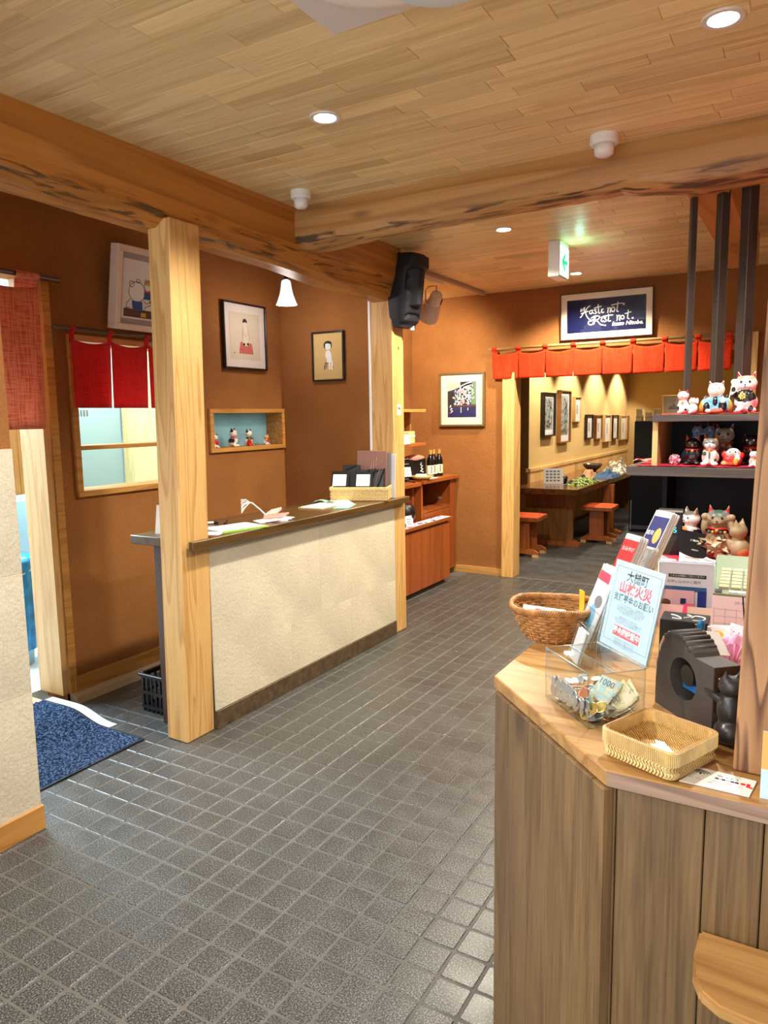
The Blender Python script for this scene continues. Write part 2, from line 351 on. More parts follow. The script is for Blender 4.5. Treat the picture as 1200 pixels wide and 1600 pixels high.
def font_mesh(txt, size, mat, extrude=0.0, align='CENTER', shear=0, name='lettering', space=1.0, bold=0):
    cu = bpy.data.curves.new(name, 'FONT'); cu.body = txt; cu.size = size; cu.align_x = align; cu.align_y = 'CENTER'
    cu.extrude = extrude; cu.shear = shear; cu.resolution_u = 2; cu.space_character = space; cu.offset = bold
    o = bpy.data.objects.new(name, cu); COL.objects.link(o)
    dg = bpy.context.evaluated_depsgraph_get(); dg.update()
    me = bpy.data.meshes.new_from_object(o.evaluated_get(dg)); me.name = name
    bpy.data.objects.remove(o); bpy.data.curves.remove(cu)
    me.materials.clear(); me.materials.append(mat)
    return me
def text(txt, size, mat, parent, x, z, y=-0.001, **k):
    """lettering on a face that looks towards the parent's -y: x to the right, z up"""
    return inst(k.pop('name', 'lettering'), font_mesh(txt, size, mat, **k), parent, (x, y, z), (PI / 2, 0, 0))
def proj(p):
    d = BASIS.transposed() @ (Vector(p) - EYE)
    return (600 + FOC * d.x / d.y, 800 - FOC * d.z / d.y, d.y) if d.y > 0.05 else None
# ------------------------------------------------------------------ room shell
CZ = 2.715                                    # ceiling height
def S_(name, x0, x1, y0, y1, z0, z1, mat, parent=None, bevel=0): return struct(B(name, x0, x1, y0, y1, z0, z1, mat, parent, bevel))
floor = struct(G().box(-3.7, 1.6, -1.3, 6.68, -0.08, -0.0016).build('floor', GROUT))
P_ = 0.11; GX, GY = -11.6145 * P_, 16.3266 * P_
def tile_mesh(g, w, h, t=0.003, c=0.003, cx=0, cy=0, dz=0):
    a, b = w / 2, h / 2
    def ring(e, z): # rounded-corner ring of eight points
        r = 0.004; x, y = a - e, b - e
        return [(cx + p, cy + q, z + dz) for p, q in ((-x + r, -y), (x - r, -y), (x, -y + r), (x, y - r), (x - r, y), (-x + r, y), (-x, y - r), (-x, -y + r))]
    v = ring(0, -t) + ring(0.0006, -0.0012) + ring(c, 0.0)
    f = [(k + i, k + (i + 1) % 8, k + 8 + (i + 1) % 8, k + 8 + i) for k in (0, 8) for i in range(8)] + [tuple(range(16, 24))]
    g.add(v, f)
tg = G(); tile_mesh(tg, P_ - 0.007, P_ - 0.007); tile_me = tg.mesh('tile', TILE)
spots = []
for j in range(-21, 26):
    for i in range(-28, 45):
        x, y = GX + (j + 0.5) * P_, GY + (i + 0.5) * P_
        if y > 6.66 or (x > -0.5 and y > 1.25) or (x < -2.62 and y < 1.2) or (x < -2.62 and y > 4.2 and not (x > -2.95)): continue
        if x < -3.52 or y < -1.2 or x > 1.4: continue
        q = proj((x, y, 0)); vis = q and -60 < q[0] < 1260 and q[1] < 1720
        spots.append(((-1 / q[2] ** 3) if vis else 0, x, y))
spots.sort(); rest = G()
for n_, (k, x, y) in enumerate(spots):
    dz = rnd.uniform(-0.0006, 0.0004)
    if k < 0 and n_ < 296:
        inst('tile', tile_me, floor, (x, y, dz), (rnd.uniform(-.004, .004), rnd.uniform(-.004, .004), rnd.choice((0, PI / 2, PI))))
    else: tile_mesh(rest, P_ - 0.007, P_ - 0.007, cx=x, cy=y, dz=dz)
stuff(rest.build('tile_field', TILE, floor))

ceil = struct(G().box(-3.7, 1.6, -1.3, 6.68, CZ, CZ + 0.12).build('ceiling', CEIL))
planks = []
for r in range(-14, 63):
    y0 = 1.2535 + r * 0.0887; x = -2.5 - rnd.random() * 0.4
    while x < 1.55:
        L = rnd.choice((0.3, 0.36, 0.45, 0.6, 0.75)); x1 = min(x + L, 1.55); xa = max(x, -2.5)
        if y0 + 0.0887 < 6.66 and x1 - xa > 0.03 and y0 > -1.2:
            q = proj(((xa + x1) / 2, y0 + 0.044, CZ)); vis = q and -150 < q[0] < 1350 and q[1] > -120
            planks.append(((-L / q[2] ** 3) if vis else 0, xa, x1, y0))
        x = x1
planks.sort(); cache = {}; rest = G()
def plank_geo(g, L, c=(0, 0, 0)):
    a, b, e = L / 2 - 0.0006, 0.0443 - 0.0008, 0.0012
    g.add([(c[0] + p * (a - k), c[1] + q * (b - k), c[2] + z) for k, z in ((0, 0.004), (0, e), (e, 0)) for p, q in ((-1, -1), (1, -1), (1, 1), (-1, 1))],
          [(4 * k + i, 4 * k + 4 + i, 4 * k + 4 + (i + 1) % 4, 4 * k + (i + 1) % 4) for k in (0, 1) for i in range(4)] + [(11, 10, 9, 8)])
for n_, (k, x0, x1, y0) in enumerate(planks):
    L = round(x1 - x0, 2); c = ((x0 + x1) / 2, y0 + 0.0443, CZ - 0.004)
    if k < 0 and n_ < 296:
        if L not in cache:
            g = G(); plank_geo(g, x1 - x0); cache[L] = g.mesh('ceiling_plank', CEIL)
        inst('ceiling_plank', cache[L], ceil, c)
    else: plank_geo(rest, x1 - x0, c)
stuff(rest.build('plank_field', CEIL, ceil))

XL = -3.55                                     # face of the left wall
def pieces(name, mat, boxes):
    g = G()
    for b in boxes: g.box(*b)
    return struct(g.build(name, mat))
pieces('wall_left', BROWN, [(XL - .2, XL, 0.9, 1.62, 0, CZ), (XL - .2, XL, 1.62, 2.50, 2.33, CZ), (XL - .2, XL, 2.50, 2.64, 0.0, CZ),
    (XL - .2, XL, 2.64, 3.55, 0, 1.155), (XL - .2, XL, 2.64, 3.55, 2.05, CZ), (XL - .2, XL, 3.55, 3.735, 0, CZ), (XL - .2, XL, 3.735, 4.505, 0, 1.37),
    (XL - .2, XL, 3.735, 4.505, 1.62, CZ), (XL - .2, XL, 4.505, 6.66, 0, CZ)])
struct(G().box(XL - .01, -2.72, 4.52, 4.62, 0, CZ).build('wall_nook', BROWN))
struct(G().box(-3.75, -2.56, 6.65, 6.77, 0, CZ).box(-2.56, -0.41, 6.65, 6.77, 1.96, CZ).box(-0.41, 1.6, 6.65, 6.77, 0, CZ).build('wall_back', BROWN))
struct(G().box(1.5, 1.6, -1.3, 6.65, 0, CZ).build('wall_right', BROWN))
S_('baseboard_back', -3.5, -2.56, 6.632, 6.65, 0, 0.07, HONEYX)
S_('baseboard_left', XL, XL + .018, 2.53, 4.5, 0.05, 0.135, HONEYY, bevel=.002)
struct(G().prism([(XL - .02, 0), (XL + .075, 0), (XL + .06, .035), (XL + .03, .05), (XL - .02, .05)], 2.5, 4.5, M=Matrix(((1, 0, 0, 0), (0, 0, 1, 0), (0, 1, 0, 0), (0, 0, 0, 1)))).build('trim_kerb', CONCRETE))
# near-left wall: beige panels below, brown clay above, honey skirting
nw = struct(G().box(-2.65, -2.522, -1.3, 1.61, 0, 2.45).build('wall_near', BROWN))
for a in range(4):
    for b in range(3):
        y1 = 1.612 - a * 0.73; z0 = 0.095 + b * 0.462
        G().box(-.003, .003, -.3644, .3644, -.2306, .2306).build('wall_panel', BEIGE, nw, (-2.519, y1 - .365, z0 + .2297), bevel=.0005)
S_('baseboard_near', -2.522, -2.505, -1.3, 1.618, 0, 0.098, HONEYY, bevel=.002)
# kitchen behind the left wall
struct(G().box(-5.6, XL - .2, -1.3, 6.6, -0.05, 0.05).build('floor_kitchen', plain('kitchen_floor', (206, 214, 214), .4)))
struct(G().box(-5.6, XL - .2, -1.3, 6.6, 2.5, 2.6).build('ceiling_kitchen', WHITEWALL))
struct(G().box(-5.7, -5.6, -1.3, 6.6, 0, 2.6).build('wall_kitchen', WHITEWALL))
struct(G().box(-5.6, XL - .2, 6.5, 6.6, 0, 2.6).build('wall_kitchen_end', WHITEWALL))
# dining room beyond the red curtain
XD = -3.04
df = struct(G().box(-4.4, 1.6, 6.68, 14.5, -0.08, -0.004).build('floor_dining', plain('dining_grout', (112, 108, 102), .8)))
tg = G(); tile_mesh(tg, .296, .296); me2 = tg.mesh('floor_tile', TILE2); rest = G()
for j in range(16):
    for i in range(26):
        x, y = -3.9 + .15 + j * .3, 6.69 + .15 + i * .3
        if x < 0.8 and y < 11.5 and -3.0 < x < -0.2: inst('floor_tile', me2, df, (x, y, rnd.uniform(-.0006, .0004)), (rnd.uniform(-.003, .003), rnd.uniform(-.003, .003), 0))
        elif x < 1.4: tile_mesh(rest, .296, .296, cx=x, cy=y)
stuff(rest.build('floor_tile_field', TILE2, df))
struct(G().box(-4.4, 1.6, 6.77, 14.5, 2.5, 2.6).build('ceiling_dining', OCHRE))
struct(G().prism([(XD, 14.5), (XD, 8.75), (-3.7, 9.9), (-4.3, 9.9), (-4.3, 14.5)], 0, 2.5).build('wall_dining', OCHRE))
struct(G().box(XD, 1.6, 14.3, 14.5, 0, 2.5).build('wall_far', OCHRE))
struct(G().box(1.5, 1.6, 6.77, 14.5, 0, 2.5).build('wall_dining_right', OCHRE))
struct(G().box(-4.4, -4.3, 6.77, 14.5, 0, 2.5).build('wall_dining_left', OCHRE))
S_('trim_dado', XD, XD + .03, 8.74, 14.3, .855, .90, SLAT, bevel=.003)
d2 = Vector((-3.7 - XD, 9.9 - 8.75, 0)); ang = math.atan2(d2.y, d2.x)
G().box(0, 1.3, -.03 if False else 0, .03, 0, .045).build('trim_dado', SLAT, None, (XD, 8.745, .855), (0, 0, ang)); bpy.data.objects['trim_dado.001']['kind'] = 'structure'
wd = bpy.data.objects['wall_dining']
sl = G().box(-.009, .009, -.098, .098, -.4275, .4275).mesh('wainscot_board', SLAT, bevel=.003)
for i in range(28): inst('wainscot_board', sl, wd, (XD + .009, 8.85 + i * .2, .4275))
for i in range(5): inst('wainscot_board', sl, wd, (XD + d2.x / d2.length * (.1 + .2 * i), 8.75 + d2.y / d2.length * (.1 + .2 * i), .4275), (0, 0, ang - PI / 2))

# openings
jamb = struct(B('door_1', XL - .20, XL + .005, 2.455, 2.50, .05, 2.33, PINE_P))
struct(B('trim_door', XL - .02, XL + .012, 2.50, 2.545, .05, 2.33, HONEYY))
struct(G().box(-2.56, -2.44, 6.60, 6.78, 0, 1.97).build('trim_post_left', PINE, bevel=.003))
struct(G().box(-.465, -.41, 6.60, 6.78, 0, 2.2).build('trim_post_right', PINE, bevel=.003))
w1 = struct(B('window_1', XL - .2, XL + .02, 2.64, 3.55, 1.150, 1.183, HONEYY, bevel=.002))
def rel(o, p): return tuple(a - b for a, b in zip(p, o.location))
def PB(name, par, x0, x1, y0, y1, z0, z1, mat, bevel=.002):
    o = B(name, x0, x1, y0, y1, z0, z1, mat, par, bevel); o.location = rel(par, o.location); return o
PB('frame_jamb', w1, XL - .2, XL + .02, 2.635, 2.672, 1.183, 2.05, HONEYY)
PB('frame_jamb', w1, XL - .2, XL + .02, 3.515, 3.552, 1.183, 2.05, HONEYY)
PB('frame_head', w1, XL - .2, XL + .02, 2.672, 3.515, 2.015, 2.05, HONEYY)
PB('shelf_board', w1, XL - .18, XL + .012, 2.672, 3.515, 1.413, 1.437, HONEYY)
w2 = struct(B('window_2', XL - .16, XL + .02, 3.70, 4.515, 1.345, 1.375, HONEYY, bevel=.002))
PB('frame_head', w2, XL - .16, XL + .02, 3.70, 4.515, 1.615, 1.645, HONEYY)
PB('frame_jamb', w2, XL - .16, XL + .02, 4.482, 4.515, 1.375, 1.615, HONEYY)
PB('frame_jamb', w2, XL - .16, XL + .02, 3.70, 3.735, 1.375, 1.615, HONEYY)
PB('pane', w2, XL - .15, XL - .142, 3.735, 4.482, 1.375, 1.615, FROST, 0)

# posts, beams
B('timber_pillar', -2.673, -2.535, 2.426, 2.616, 0, 2.47, PINE, bevel=.006)
bpy.data.objects['timber_pillar'].rotation_euler = (0, math.radians(1.25), 0)      # the old post stands a little out of plumb
tag(bpy.data.objects['timber_pillar'], 'thick pale pine pillar at the near end of the beige counter', 'pillar')
sp = thing('timber_pillar', 'slim pine pillar at the far end of the beige counter, under the black face mask', 'pillar', (-2.64, 4.57, 0))
PB('post', sp, -2.73, -2.552, 4.492, 4.65, 0, 2.47, PINE, .006)
PB('edge_strip', sp, -2.748, -2.73, 4.49, 4.515, 1.0, 2.40, WHITE, .001)
G().ball((0, 0, 0), (.001, .008, .012)).build('knot', plain('dark_knot', (92, 40, 22), .5), sp, rel(sp, (-2.552, 4.575, 2.05)))
PB('sticker', sp, -2.5522, -2.5515, 4.545, 4.60, 1.585, 1.66, PAPER, 0)
for z, c, w in ((1.635, INK, .012), (1.63, REDINK, .02), (1.604, GREYINK, .034)):
    PB('print', sp, -2.5516, -2.5508, 4.5725 - w / 2 - (.012 if c is INK else -.008 if c is REDINK else 0), 4.5725 + w / 2 - (.012 if c is INK else -.008 if c is REDINK else 0), z - .009 if c is not GREYINK else z - .003, z + .009 if c is not GREYINK else z + .003, c, 0)
def log(name, a, b, prof, mat, axis, wob, label):
    """a squared log: cross-section rings swept from a to b, lower edge waney"""
    n = 60; g = G(); vs = []; k = len(prof)
    for i in range(n + 1):
        t = a + (b - a) * i / n
        for q, (u, z) in enumerate(prof):
            du, dz = wob(t, u, z); vs.append((t, u + du, z + dz) if axis == 'x' else (u + du, t, z + dz))
    fs = [(i * k + q, i * k + (q + 1) % k, (i + 1) * k + (q + 1) % k, (i + 1) * k + q) for i in range(n) for q in range(k)]
    fs += [tuple(range(k)), tuple(range(n * k, n * k + k))[::-1]]
    bmg = g.add(vs, fs); o = bmg.build(name, mat)
    bm = bmesh.new(); bm.from_mesh(o.data); bmesh.ops.recalc_face_normals(bm, faces=bm.faces[:]); bm.to_mesh(o.data); bm.free()
    return tag(o, label, 'beam')
def wobY(t, u, z):
    low = max(0, (2.56 - z) / 0.12); nz = noise.noise((t * 2.3, z * 9, 3.1))
    return ((-.028 * low + .014 * nz * low) if u > -2.6 else 0, (.020 * noise.noise((t * 1.7, 1, 7)) * min(1, low) + (.045 - .032 * (t - 1.6)) * (1 if z < 2.47 else 0)))
log('ceiling_beam', -1.3, 4.53, [(-2.50, 2.715), (-2.497, 2.62), (-2.50, 2.53), (-2.505, 2.485), (-2.52, 2.44), (-2.555, 2.412), (-2.70, 2.41), (-2.72, 2.5), (-2.72, 2.715)][::-1], BEAMY, 'y', wobY, 'long dark orange beam with a waney lower edge above the beige counter')
CP = [(-2.53, 2.493), (-2.40, 2.492), (-2.1, 2.51), (-1.66, 2.527), (-1.29, 2.532), (-.96, 2.534), (-.80, 2.545), (-.68, 2.515), (-.56, 2.505), (-.44, 2.492), (-.2, 2.50), (1.6, 2.47)]
def lerp(P, t):
    for (a, x), (b, y) in zip(P, P[1:]):
        if t <= b: return x + (y - x) * max(0, (t - a)) / (b - a)
    return P[-1][1]
def wobX(t, u, z):
    d = lerp(CP, t) - 2.5; low = max(0, min(1, (2.66 - z) / .16)); e = min(1, (t + 2.53) / .08)
    nz = noise.noise((t * 4, u * 9, z * 9)); rough = .03 if -1.0 < t < -.4 else .008
    return ((nz * rough) * low, d * low + (1 - e) * .02 * low + rough * .6 * noise.noise((t * 9, z * 14, 2)) * low)
log('ceiling_beam', -2.53, 1.5, [(3.345, 2.715), (3.335, 2.64), (3.34, 2.56), (3.36, 2.52), (3.40, 2.50), (3.50, 2.50), (3.55, 2.53), (3.57, 2.715)], BEAMX, 'x', wobX, 'natural crooked log beam crossing the ceiling from left to right')
tag(B('ceiling_beam', -.528, -.364, 3.58, 5.5, 2.515, 2.715, BEAMY), 'short square beam running back behind the crossing log beam, above the dark lattice posts', 'beam')
pil = B('counter_pillar', -.083, .055, 1.238, 1.37, 1.0, 2.715, OAKZ, bevel=.003); pil.rotation_euler = (0, math.radians(1.2), 0); pil.location.x += .018
tag(pil, 'square oak pillar standing on the register counter at the right', 'pillar')
for (x, y, s, r, lb) in ((-.508, 3.62, .027, .5, 'thinnest of three dark lattice posts, leftmost, behind the white cat pair'), (-.388, 3.62, .041, .72, 'middle dark lattice post, rising behind the dog figurine in a blue coat'), (-.283, 3.62, .05, .82, 'thickest dark lattice post, nearest the oak pillar, behind the tall pink cat')):
    o = G().box(-s / 2, s / 2, -s / 2, s / 2, -.575, .575).build('lattice_post', DARKPOST, None, (x, y, 2.14), (0, 0, r), bevel=.002)
    tag(o, lb, 'post', 'dark lattice posts above the cat shelves')
# ------------------------------------------------------------------ ceiling fixtures
for (x, y), lb in zip(DOWN, ('round recessed downlight in the near ceiling, left one', 'round recessed downlight in the near ceiling at the top right', 'round recessed downlight beyond the crossing log, beside the exit sign', 'round recessed downlight nearest the back wall')):
    t = thing('downlight', lb, 'ceiling light', (x, y, CZ - .006), 0, 'recessed downlights')
    G().lathe([(.040, .002), (.043, -.004), (.058, -.004), (.060, .002), (.058, .004)], 32).build('trim_ring', WHITEMETAL, t, smooth=False)
    G().lathe([(0.0001, .001), (.0415, .001)], 32).build('diffuser', EMIT if y > 4 else EMITC, t)
for (x, y, k, lb) in ((-2.30, 3.13, 1, 'white two-tier smoke detector by the junction of the two beams'), (-.807, 3.215, 1.12, 'white smoke detector in front of the log beam at right')):
    t = thing('smoke_detector', lb, 'smoke detector', (x, y, CZ), 0, 'smoke detectors')
    G().lathe([(.052 * k, 0), (.052 * k, -.034), (.047 * k, -.042), (.0001, -.042)][::-1], 28).build('base', WHITE, t, smooth=False)
    G().lathe([(.0001, -.088), (.025, -.086), (.034 * k, -.078), (.037 * k, -.042)], 28).build('sensor_head', WHITE, t, smooth=True)
ac = thing('ceiling_cassette', 'white square ceiling air unit at the top edge with a round grille', 'air conditioner', (-.97, 1.66, CZ - .012))
G().prism([(-.31, -.28), (.30, -.28), (.31, -.27), (.31, .27), (.30, .28), (-.31, .28), (-.32, .27), (-.32, -.27)], -.004, .012).build('panel', plain('warm_white_panel', (214, 210, 206), .5), ac, bevel=.003)
G().lathe([(.0001, -.03), (.19, -.03), (.232, -.022), (.25, -.004)], 48).build('grille_disc', WHITE, ac, loc=(0, .005, 0), smooth=True)
G().lathe([(.246, -.004), (.255, -.012), (.264, -.004)], 48).build('ring', WHITEMETAL, ac, loc=(0, .005, 0), smooth=True)
G().ball((0, 0, 0), (.15, .15, .03), nu=28).build('fan_shade', plain('pale_blue_shade', (206, 226, 236), .4), ac, loc=(.15, .04, -.08), smooth=True)
G().cyl(0, 0, -.05, -.004, .018).build('stem', BLACK, ac, loc=(.15, .04, -.03))
ex = thing('exit_sign', 'white box sign with a green arrow hanging under the ceiling', 'sign', (-1.54, 4.99, CZ - .235))
G().box(-.04, .04, -.105, .105, 0, .232).build('housing', WHITE, ex, bevel=.006)
G().box(.04, .0425, -.096, .096, .01, .198).build('light_panel', plain('sign_glow', (226, 255, 246), .5, emit=((200, 255, 238), 1.5)), ex)
GREEN = plain('sign_green', (0, 170, 90), .5, emit=((0, 178, 104), .9))
ag = G()
for pts in ([(-.085, .14), (.0, .225), (.028, .20), (-.03, .14)], [(-.085, .14), (-.03, .14), (.028, .08), (.0, .055)], [(-.05, .122), (.085, .122), (.085, .158), (-.05, .158)]):
    ag.poly([(.0435, y * .75, z * .72) for y, z in pts])
ag.build('arrow', GREEN, ex)
lamp('exit_sign_glow', 'POINT', (-1.40, 4.99, 2.62), .6, (.35, 1, .7), shadow_soft_size=.03)
tr = thing('track_light', 'white spotlight hanging from a ceiling track beside the face mask', 'track light', (-2.72, 5.45, CZ - .004))
G().box(-.018, .018, -.65, 1.07, -.03, 0).build('rail', plain('track_grey', (176, 160, 148), .4), tr, bevel=.002)
G().box(-.02, .02, -.3, .18, -.065, -.03).build('adapter', WHITEMETAL, tr, bevel=.002)
br = G().tube([(-.05, 0, -.30), (-.05, 0, -.13), (-.02, 0, -.10), (.05, 0, -.10), (.05, 0, -.24)], .006, 6).build('bracket', STEEL, tr, loc=(.0, -.02, 0))
hd = G().lathe([(.0001, .0), (.045, .0), (.05, .02), (.052, .1), (.064, .105), (.082, .19), (.088, .25), (.08, .25), (.06, .16)], 28).build('lamp_head', WHITEMETAL, tr, (.06, -.03, -.17), None, smooth=False)
hd.rotation_mode = 'QUATERNION'; hd.rotation_quaternion = Vector((-.62, .52, -.62)).to_track_quat('Z', 'Y')
G().lathe([(.0001, .2), (.066, .2)], 24).build('reflector', STEEL, hd)
vg = G()
for k in range(5): vg.box(-.0535, -.05, -.03 + .012 * k, -.024 + .012 * k, .03, .09)
vg.build('vent', BLACK, hd)
lamp('track_lamp', 'SPOT', (-2.83, 5.57, 2.37), 85, WARM, aim=(-.5, .75, -.6), spot_size=2.2, spot_blend=.7, shadow_soft_size=.05)

pl = thing('pendant_lamp', 'small pendant lamp with a fluted bell glass shade, lit', 'lamp', (-3.12, 4.05, 2.335)); pl.scale = (.8, .8, .98)
fl = lambda a, z: 1 + (.03 + .5 * max(0, .05 - z)) * math.cos(14 * a)
G().lathe([(.085, 0), (.072, .03), (.056, .07), (.046, .11), (.040, .145), (.036, .16), (.012, .172)], 96, flute=fl).build('shade', plain('lit_fluted_glass', (250, 250, 255), .3, emit=((226, 234, 255), .75)), pl, smooth=True)
G().cyl(0, 0, .165, .2, .017).build('socket', BLACK, pl)
G().tube([(.025, 0, .2), (.02, 0, .24), (-.02, 0, .26), (-.02, 0, .3), (0, 0, .33), (0, 0, .375)], .004, 6).build('hook', BLACK, pl)
lamp('pendant_bulb', 'POINT', (-3.12, 4.05, 2.30), 4.5, (1, .93, .86), shadow_soft_size=.05)

# face mask: a long carved head, flat back to the pillar
def sst(a, b, x): x = max(0, min(1, (x - a) / (b - a))); return x * x * (3 - 2 * x)
def mask_fn(u, v):
    th = PI * u; c, s = math.cos(th), max(0, math.sin(th)); e = .5
    w = .100 + .030 * math.sin(min(1, v / .5) * PI / 2) - .020 * sst(.75, 1, v)
    D = .115 + .095 * v - .05 * sst(.94, 1, v); fr = sst(.25, .6, s)
    d = D * s ** e + .030 * sst(.77, .82, v) * fr - .03 * fr * (1 - sst(.02, .08, v))
    d += .050 * math.exp(-(c / .17) ** 2) * sst(.26, .29, v) * (1 - sst(.76, .80, v)) * (1.25 - .7 * v) * fr          # nose
    d -= .035 * math.exp(-((abs(c) - .45) / .2) ** 2) * sst(.42, .6, v) * (1 - sst(.75, .79, v)) * fr                   # eye hollows
    d += .012 * math.exp(-(((abs(c) - .45) / .14) ** 2 + ((v - .66) / .03) ** 2)) * fr
    d -= .020 * math.exp(-((v - .165 + .09 * c * c) / .018) ** 2) * (1 if abs(c) < .6 else 0) * fr
    return (w * .92 * (1 if c > 0 else -1) * abs(c) ** e, -d * .88, v * .48)
mk = thing('face_mask', 'black carved long-nosed stone face mask mounted high on the slim pillar', 'sculpture', (-2.535, 4.59, 2.19), rot=(0, 0, math.radians(80)))
g = G(); nu, nv = 44, 60; g.sheet(mask_fn, nu, nv)
g.sheet(lambda u, v: (mask_fn(u, v)[0], 0.02, v * .5), nu, nv)
row = nu + 1; o2 = row * (nv + 1)
def q_(i, j): g.f.append([i, j, j + o2, i + o2]); g.m.append(0)
for i in range(nu): q_(i, i + 1); q_(nv * row + i + 1, nv * row + i)
for j in range(nv): q_((j + 1) * row, j * row); q_(j * row + nu, (j + 1) * row + nu)
g.build('carved_face', plain('black_stone', (25, 26, 34), .55, bump=.5, bscale=40, spec=.4), mk, smooth=False)
G().cyl(.045, -.06, -.018, .01, .016).build('mounting_knob', WHITE, mk)

# ------------------------------------------------------------------ pictures
def picture(name, label, loc, rz, w, h, fw, dep, fmat, mat_w=0, mmat=None, art=None, group=None, lean=0, cat='picture'):
    t = thing(name, label, cat, loc, rz, group, rot=(lean, 0, rz))
    g = G(); a = w / 2
    for x0, x1, z0, z1 in ((-a, a, 0, fw), (-a, a, h - fw, h), (-a, -a + fw, fw, h - fw), (a - fw, a, fw, h - fw)): g.box(x0, x1, -dep, 0, z0, z1)
    g.build('frame', fmat, t, bevel=min(.003, fw / 5))
    iw, ih = w - 2 * fw, h - 2 * fw; y = -dep * .45
    if mat_w:
        G().box(-iw / 2, iw / 2, y, y + .004, fw, h - fw).build('mount', mmat, t); y -= .0012
    aw, ah = iw - 2 * mat_w, ih - 2 * mat_w
    if art: art(t, aw, ah, y, h / 2)
    G().box(-iw / 2, iw / 2, -dep * .8, -dep * .8 + .0015, fw, h - fw).build('glass_pane', GLASS, t)
    return t
class Art:
    """flat print: polygons given in fractions of the sheet, each layer a hair in front of the one below"""
    def __init__(s, par, w, h, y, zc, mats): s.p, s.w, s.h, s.y, s.zc, s.mats, s.g, s.k = par, w, h, y, zc, mats, G(), 0
    def P(s, x, z): return ((x - .5) * s.w, s.y - .00012 * s.k, s.zc + (z - .5) * s.h)
    def poly(s, pts, m): s.k += 1; s.g.poly([s.P(*q) for q in pts], m); return s
    def rect(s, x0, x1, z0, z1, m): return s.poly([(x0, z0), (x1, z0), (x1, z1), (x0, z1)], m)
    def oval(s, x, z, rx, rz, m, n=28, a0=0): return s.poly([(x + rx * math.cos(2 * PI * i / n + a0), z + rz * math.sin(2 * PI * i / n + a0)) for i in range(n)], m)
    def line(s, pts, wd, m):
        s.k += 1
        P = [s.P(*q) for q in pts]
        for a, b in zip(P, P[1:]):
            dx, dz = b[0] - a[0], b[2] - a[2]; L = math.hypot(dx, dz) or 1; nx, nz = -dz / L * wd / 2, dx / L * wd / 2; ex, ez = dx / L * wd * .3, dz / L * wd * .3
            s.g.poly([(a[0] + nx - ex, a[1], a[2] + nz - ez), (a[0] - nx - ex, a[1], a[2] - nz - ez), (b[0] - nx + ex, b[1], b[2] - nz + ez), (b[0] + nx + ex, b[1], b[2] + nz + ez)], m)
        return s
    def ring(s, x, z, rx, rz, wd, m, a0=0, a1=2 * PI, n=32): return s.line([(x + rx * math.cos(a0 + (a1 - a0) * i / n), z + rz * math.sin(a0 + (a1 - a0) * i / n)) for i in range(n + 1)], wd, m)
    def done(s, name='print'): return s.g.build(name, s.mats, s.p)
def smooth(pts, n=6):
    """Catmull-Rom through the points"""
    P = [pts[0]] + list(pts) + [pts[-1]]; out = []
    for i in range(1, len(P) - 2):
        for k in range(n):
            t = k / n; r = []
            for d in range(len(pts[0])):
                a, b, c, e = P[i - 1][d], P[i][d], P[i + 1][d], P[i + 2][d]
                r.append(.5 * (2 * b + (c - a) * t + (2 * a - 5 * b + 4 * c - e) * t * t + (3 * b - a - 3 * c + e) * t ** 3))
            out.append(tuple(r))
    return out + [pts[-1]]
SHEETW = plain('art_sheet_white', (232, 226, 226), .8); SHEETC = plain('art_sheet_cream', (206, 192, 168), .8); SHEETO = plain('art_sheet_ochre', (204, 172, 110), .8)
MOUNTW = plain('mount_white', (222, 208, 200), .8); MOUNTC = plain('mount_cream', (236, 224, 196), .8); MOUNTG = plain('mount_grey', (164, 156, 152), .8)
FWHITE = plain('frame_pinkish_white', (226, 200, 184), .45); FBLACK = plain('frame_black', (28, 20, 22), .35); FGOLD = plain('frame_dull_gold', (122, 100, 66), .35, .3); FWOOD = plain('frame_brown', (140, 92, 48), .4)
SKIN = plain('print_pale', (216, 202, 178), .8); PRED = plain('print_red', (188, 66, 62), .8); PBROWN = plain('print_brown', (92, 58, 38), .8); PYEL = plain('print_yellow', (206, 164, 48), .8); PBLUE = plain('print_blue', (44, 78, 138), .8); PGREEN = plain('print_green', (104, 132, 104), .8); PPINK = plain('print_pink', (226, 150, 158), .8); PGREY = plain('print_grey', (150, 152, 150), .8)
def art_bear(t, w, h, y, zc):
    A = Art(t, w, h, y, zc, [SHEETW, INK, PBLUE, PBROWN, PYEL, PRED, WHITE])
    A.rect(0, 1, 0, 1, 0).rect(.05, .95, .03, .17, 3)
    A.oval(.36, .47, .2, .17, 6).ring(.36, .47, .2, .17, .0035, 1).ring(.22, .59, .055, .05, .0035, 1).ring(.38, .655, .045, .03, .0035, 1)
    A.poly([(.27, .15), (.52, .15), (.5, .31), (.24, .31)], 2).line([(.2, .33), (.12, .26), (.1, .17), (.2, .19)], .0035, 1).line(smooth([(.52, .34), (.6, .29), (.7, .32), (.72, .28), (.58, .22), (.56, .14)]), .0035, 1)
    A.oval(.74, .33, .06, .035, 3)
    for x, c in ((.62, 4), (.85, 6)):
        A.rect(x - .085, x + .085, .36, .5, 2).rect(x - .085, x + .085, .48, .53, 5).oval(x, .59, .085, .085, 6).rect(x - .085, x + .085, .61, .70, c).ring(x, .59, .085, .09, .0025, 1)
        A.oval(x - .03, .6, .009, .007, 1).oval(x + .03, .6, .009, .007, 1)
    A.rect(.47, .6, .05, .12, 4); A.done()
picture('framed_picture', 'deep white box frame with a cartoon animal print, leaning above the red curtain', (XL + .03, 3.105, 2.105), PI / 2, .43, .465, .035, .07, FWHITE, .032, MOUNTG, art_bear, lean=math.radians(9))
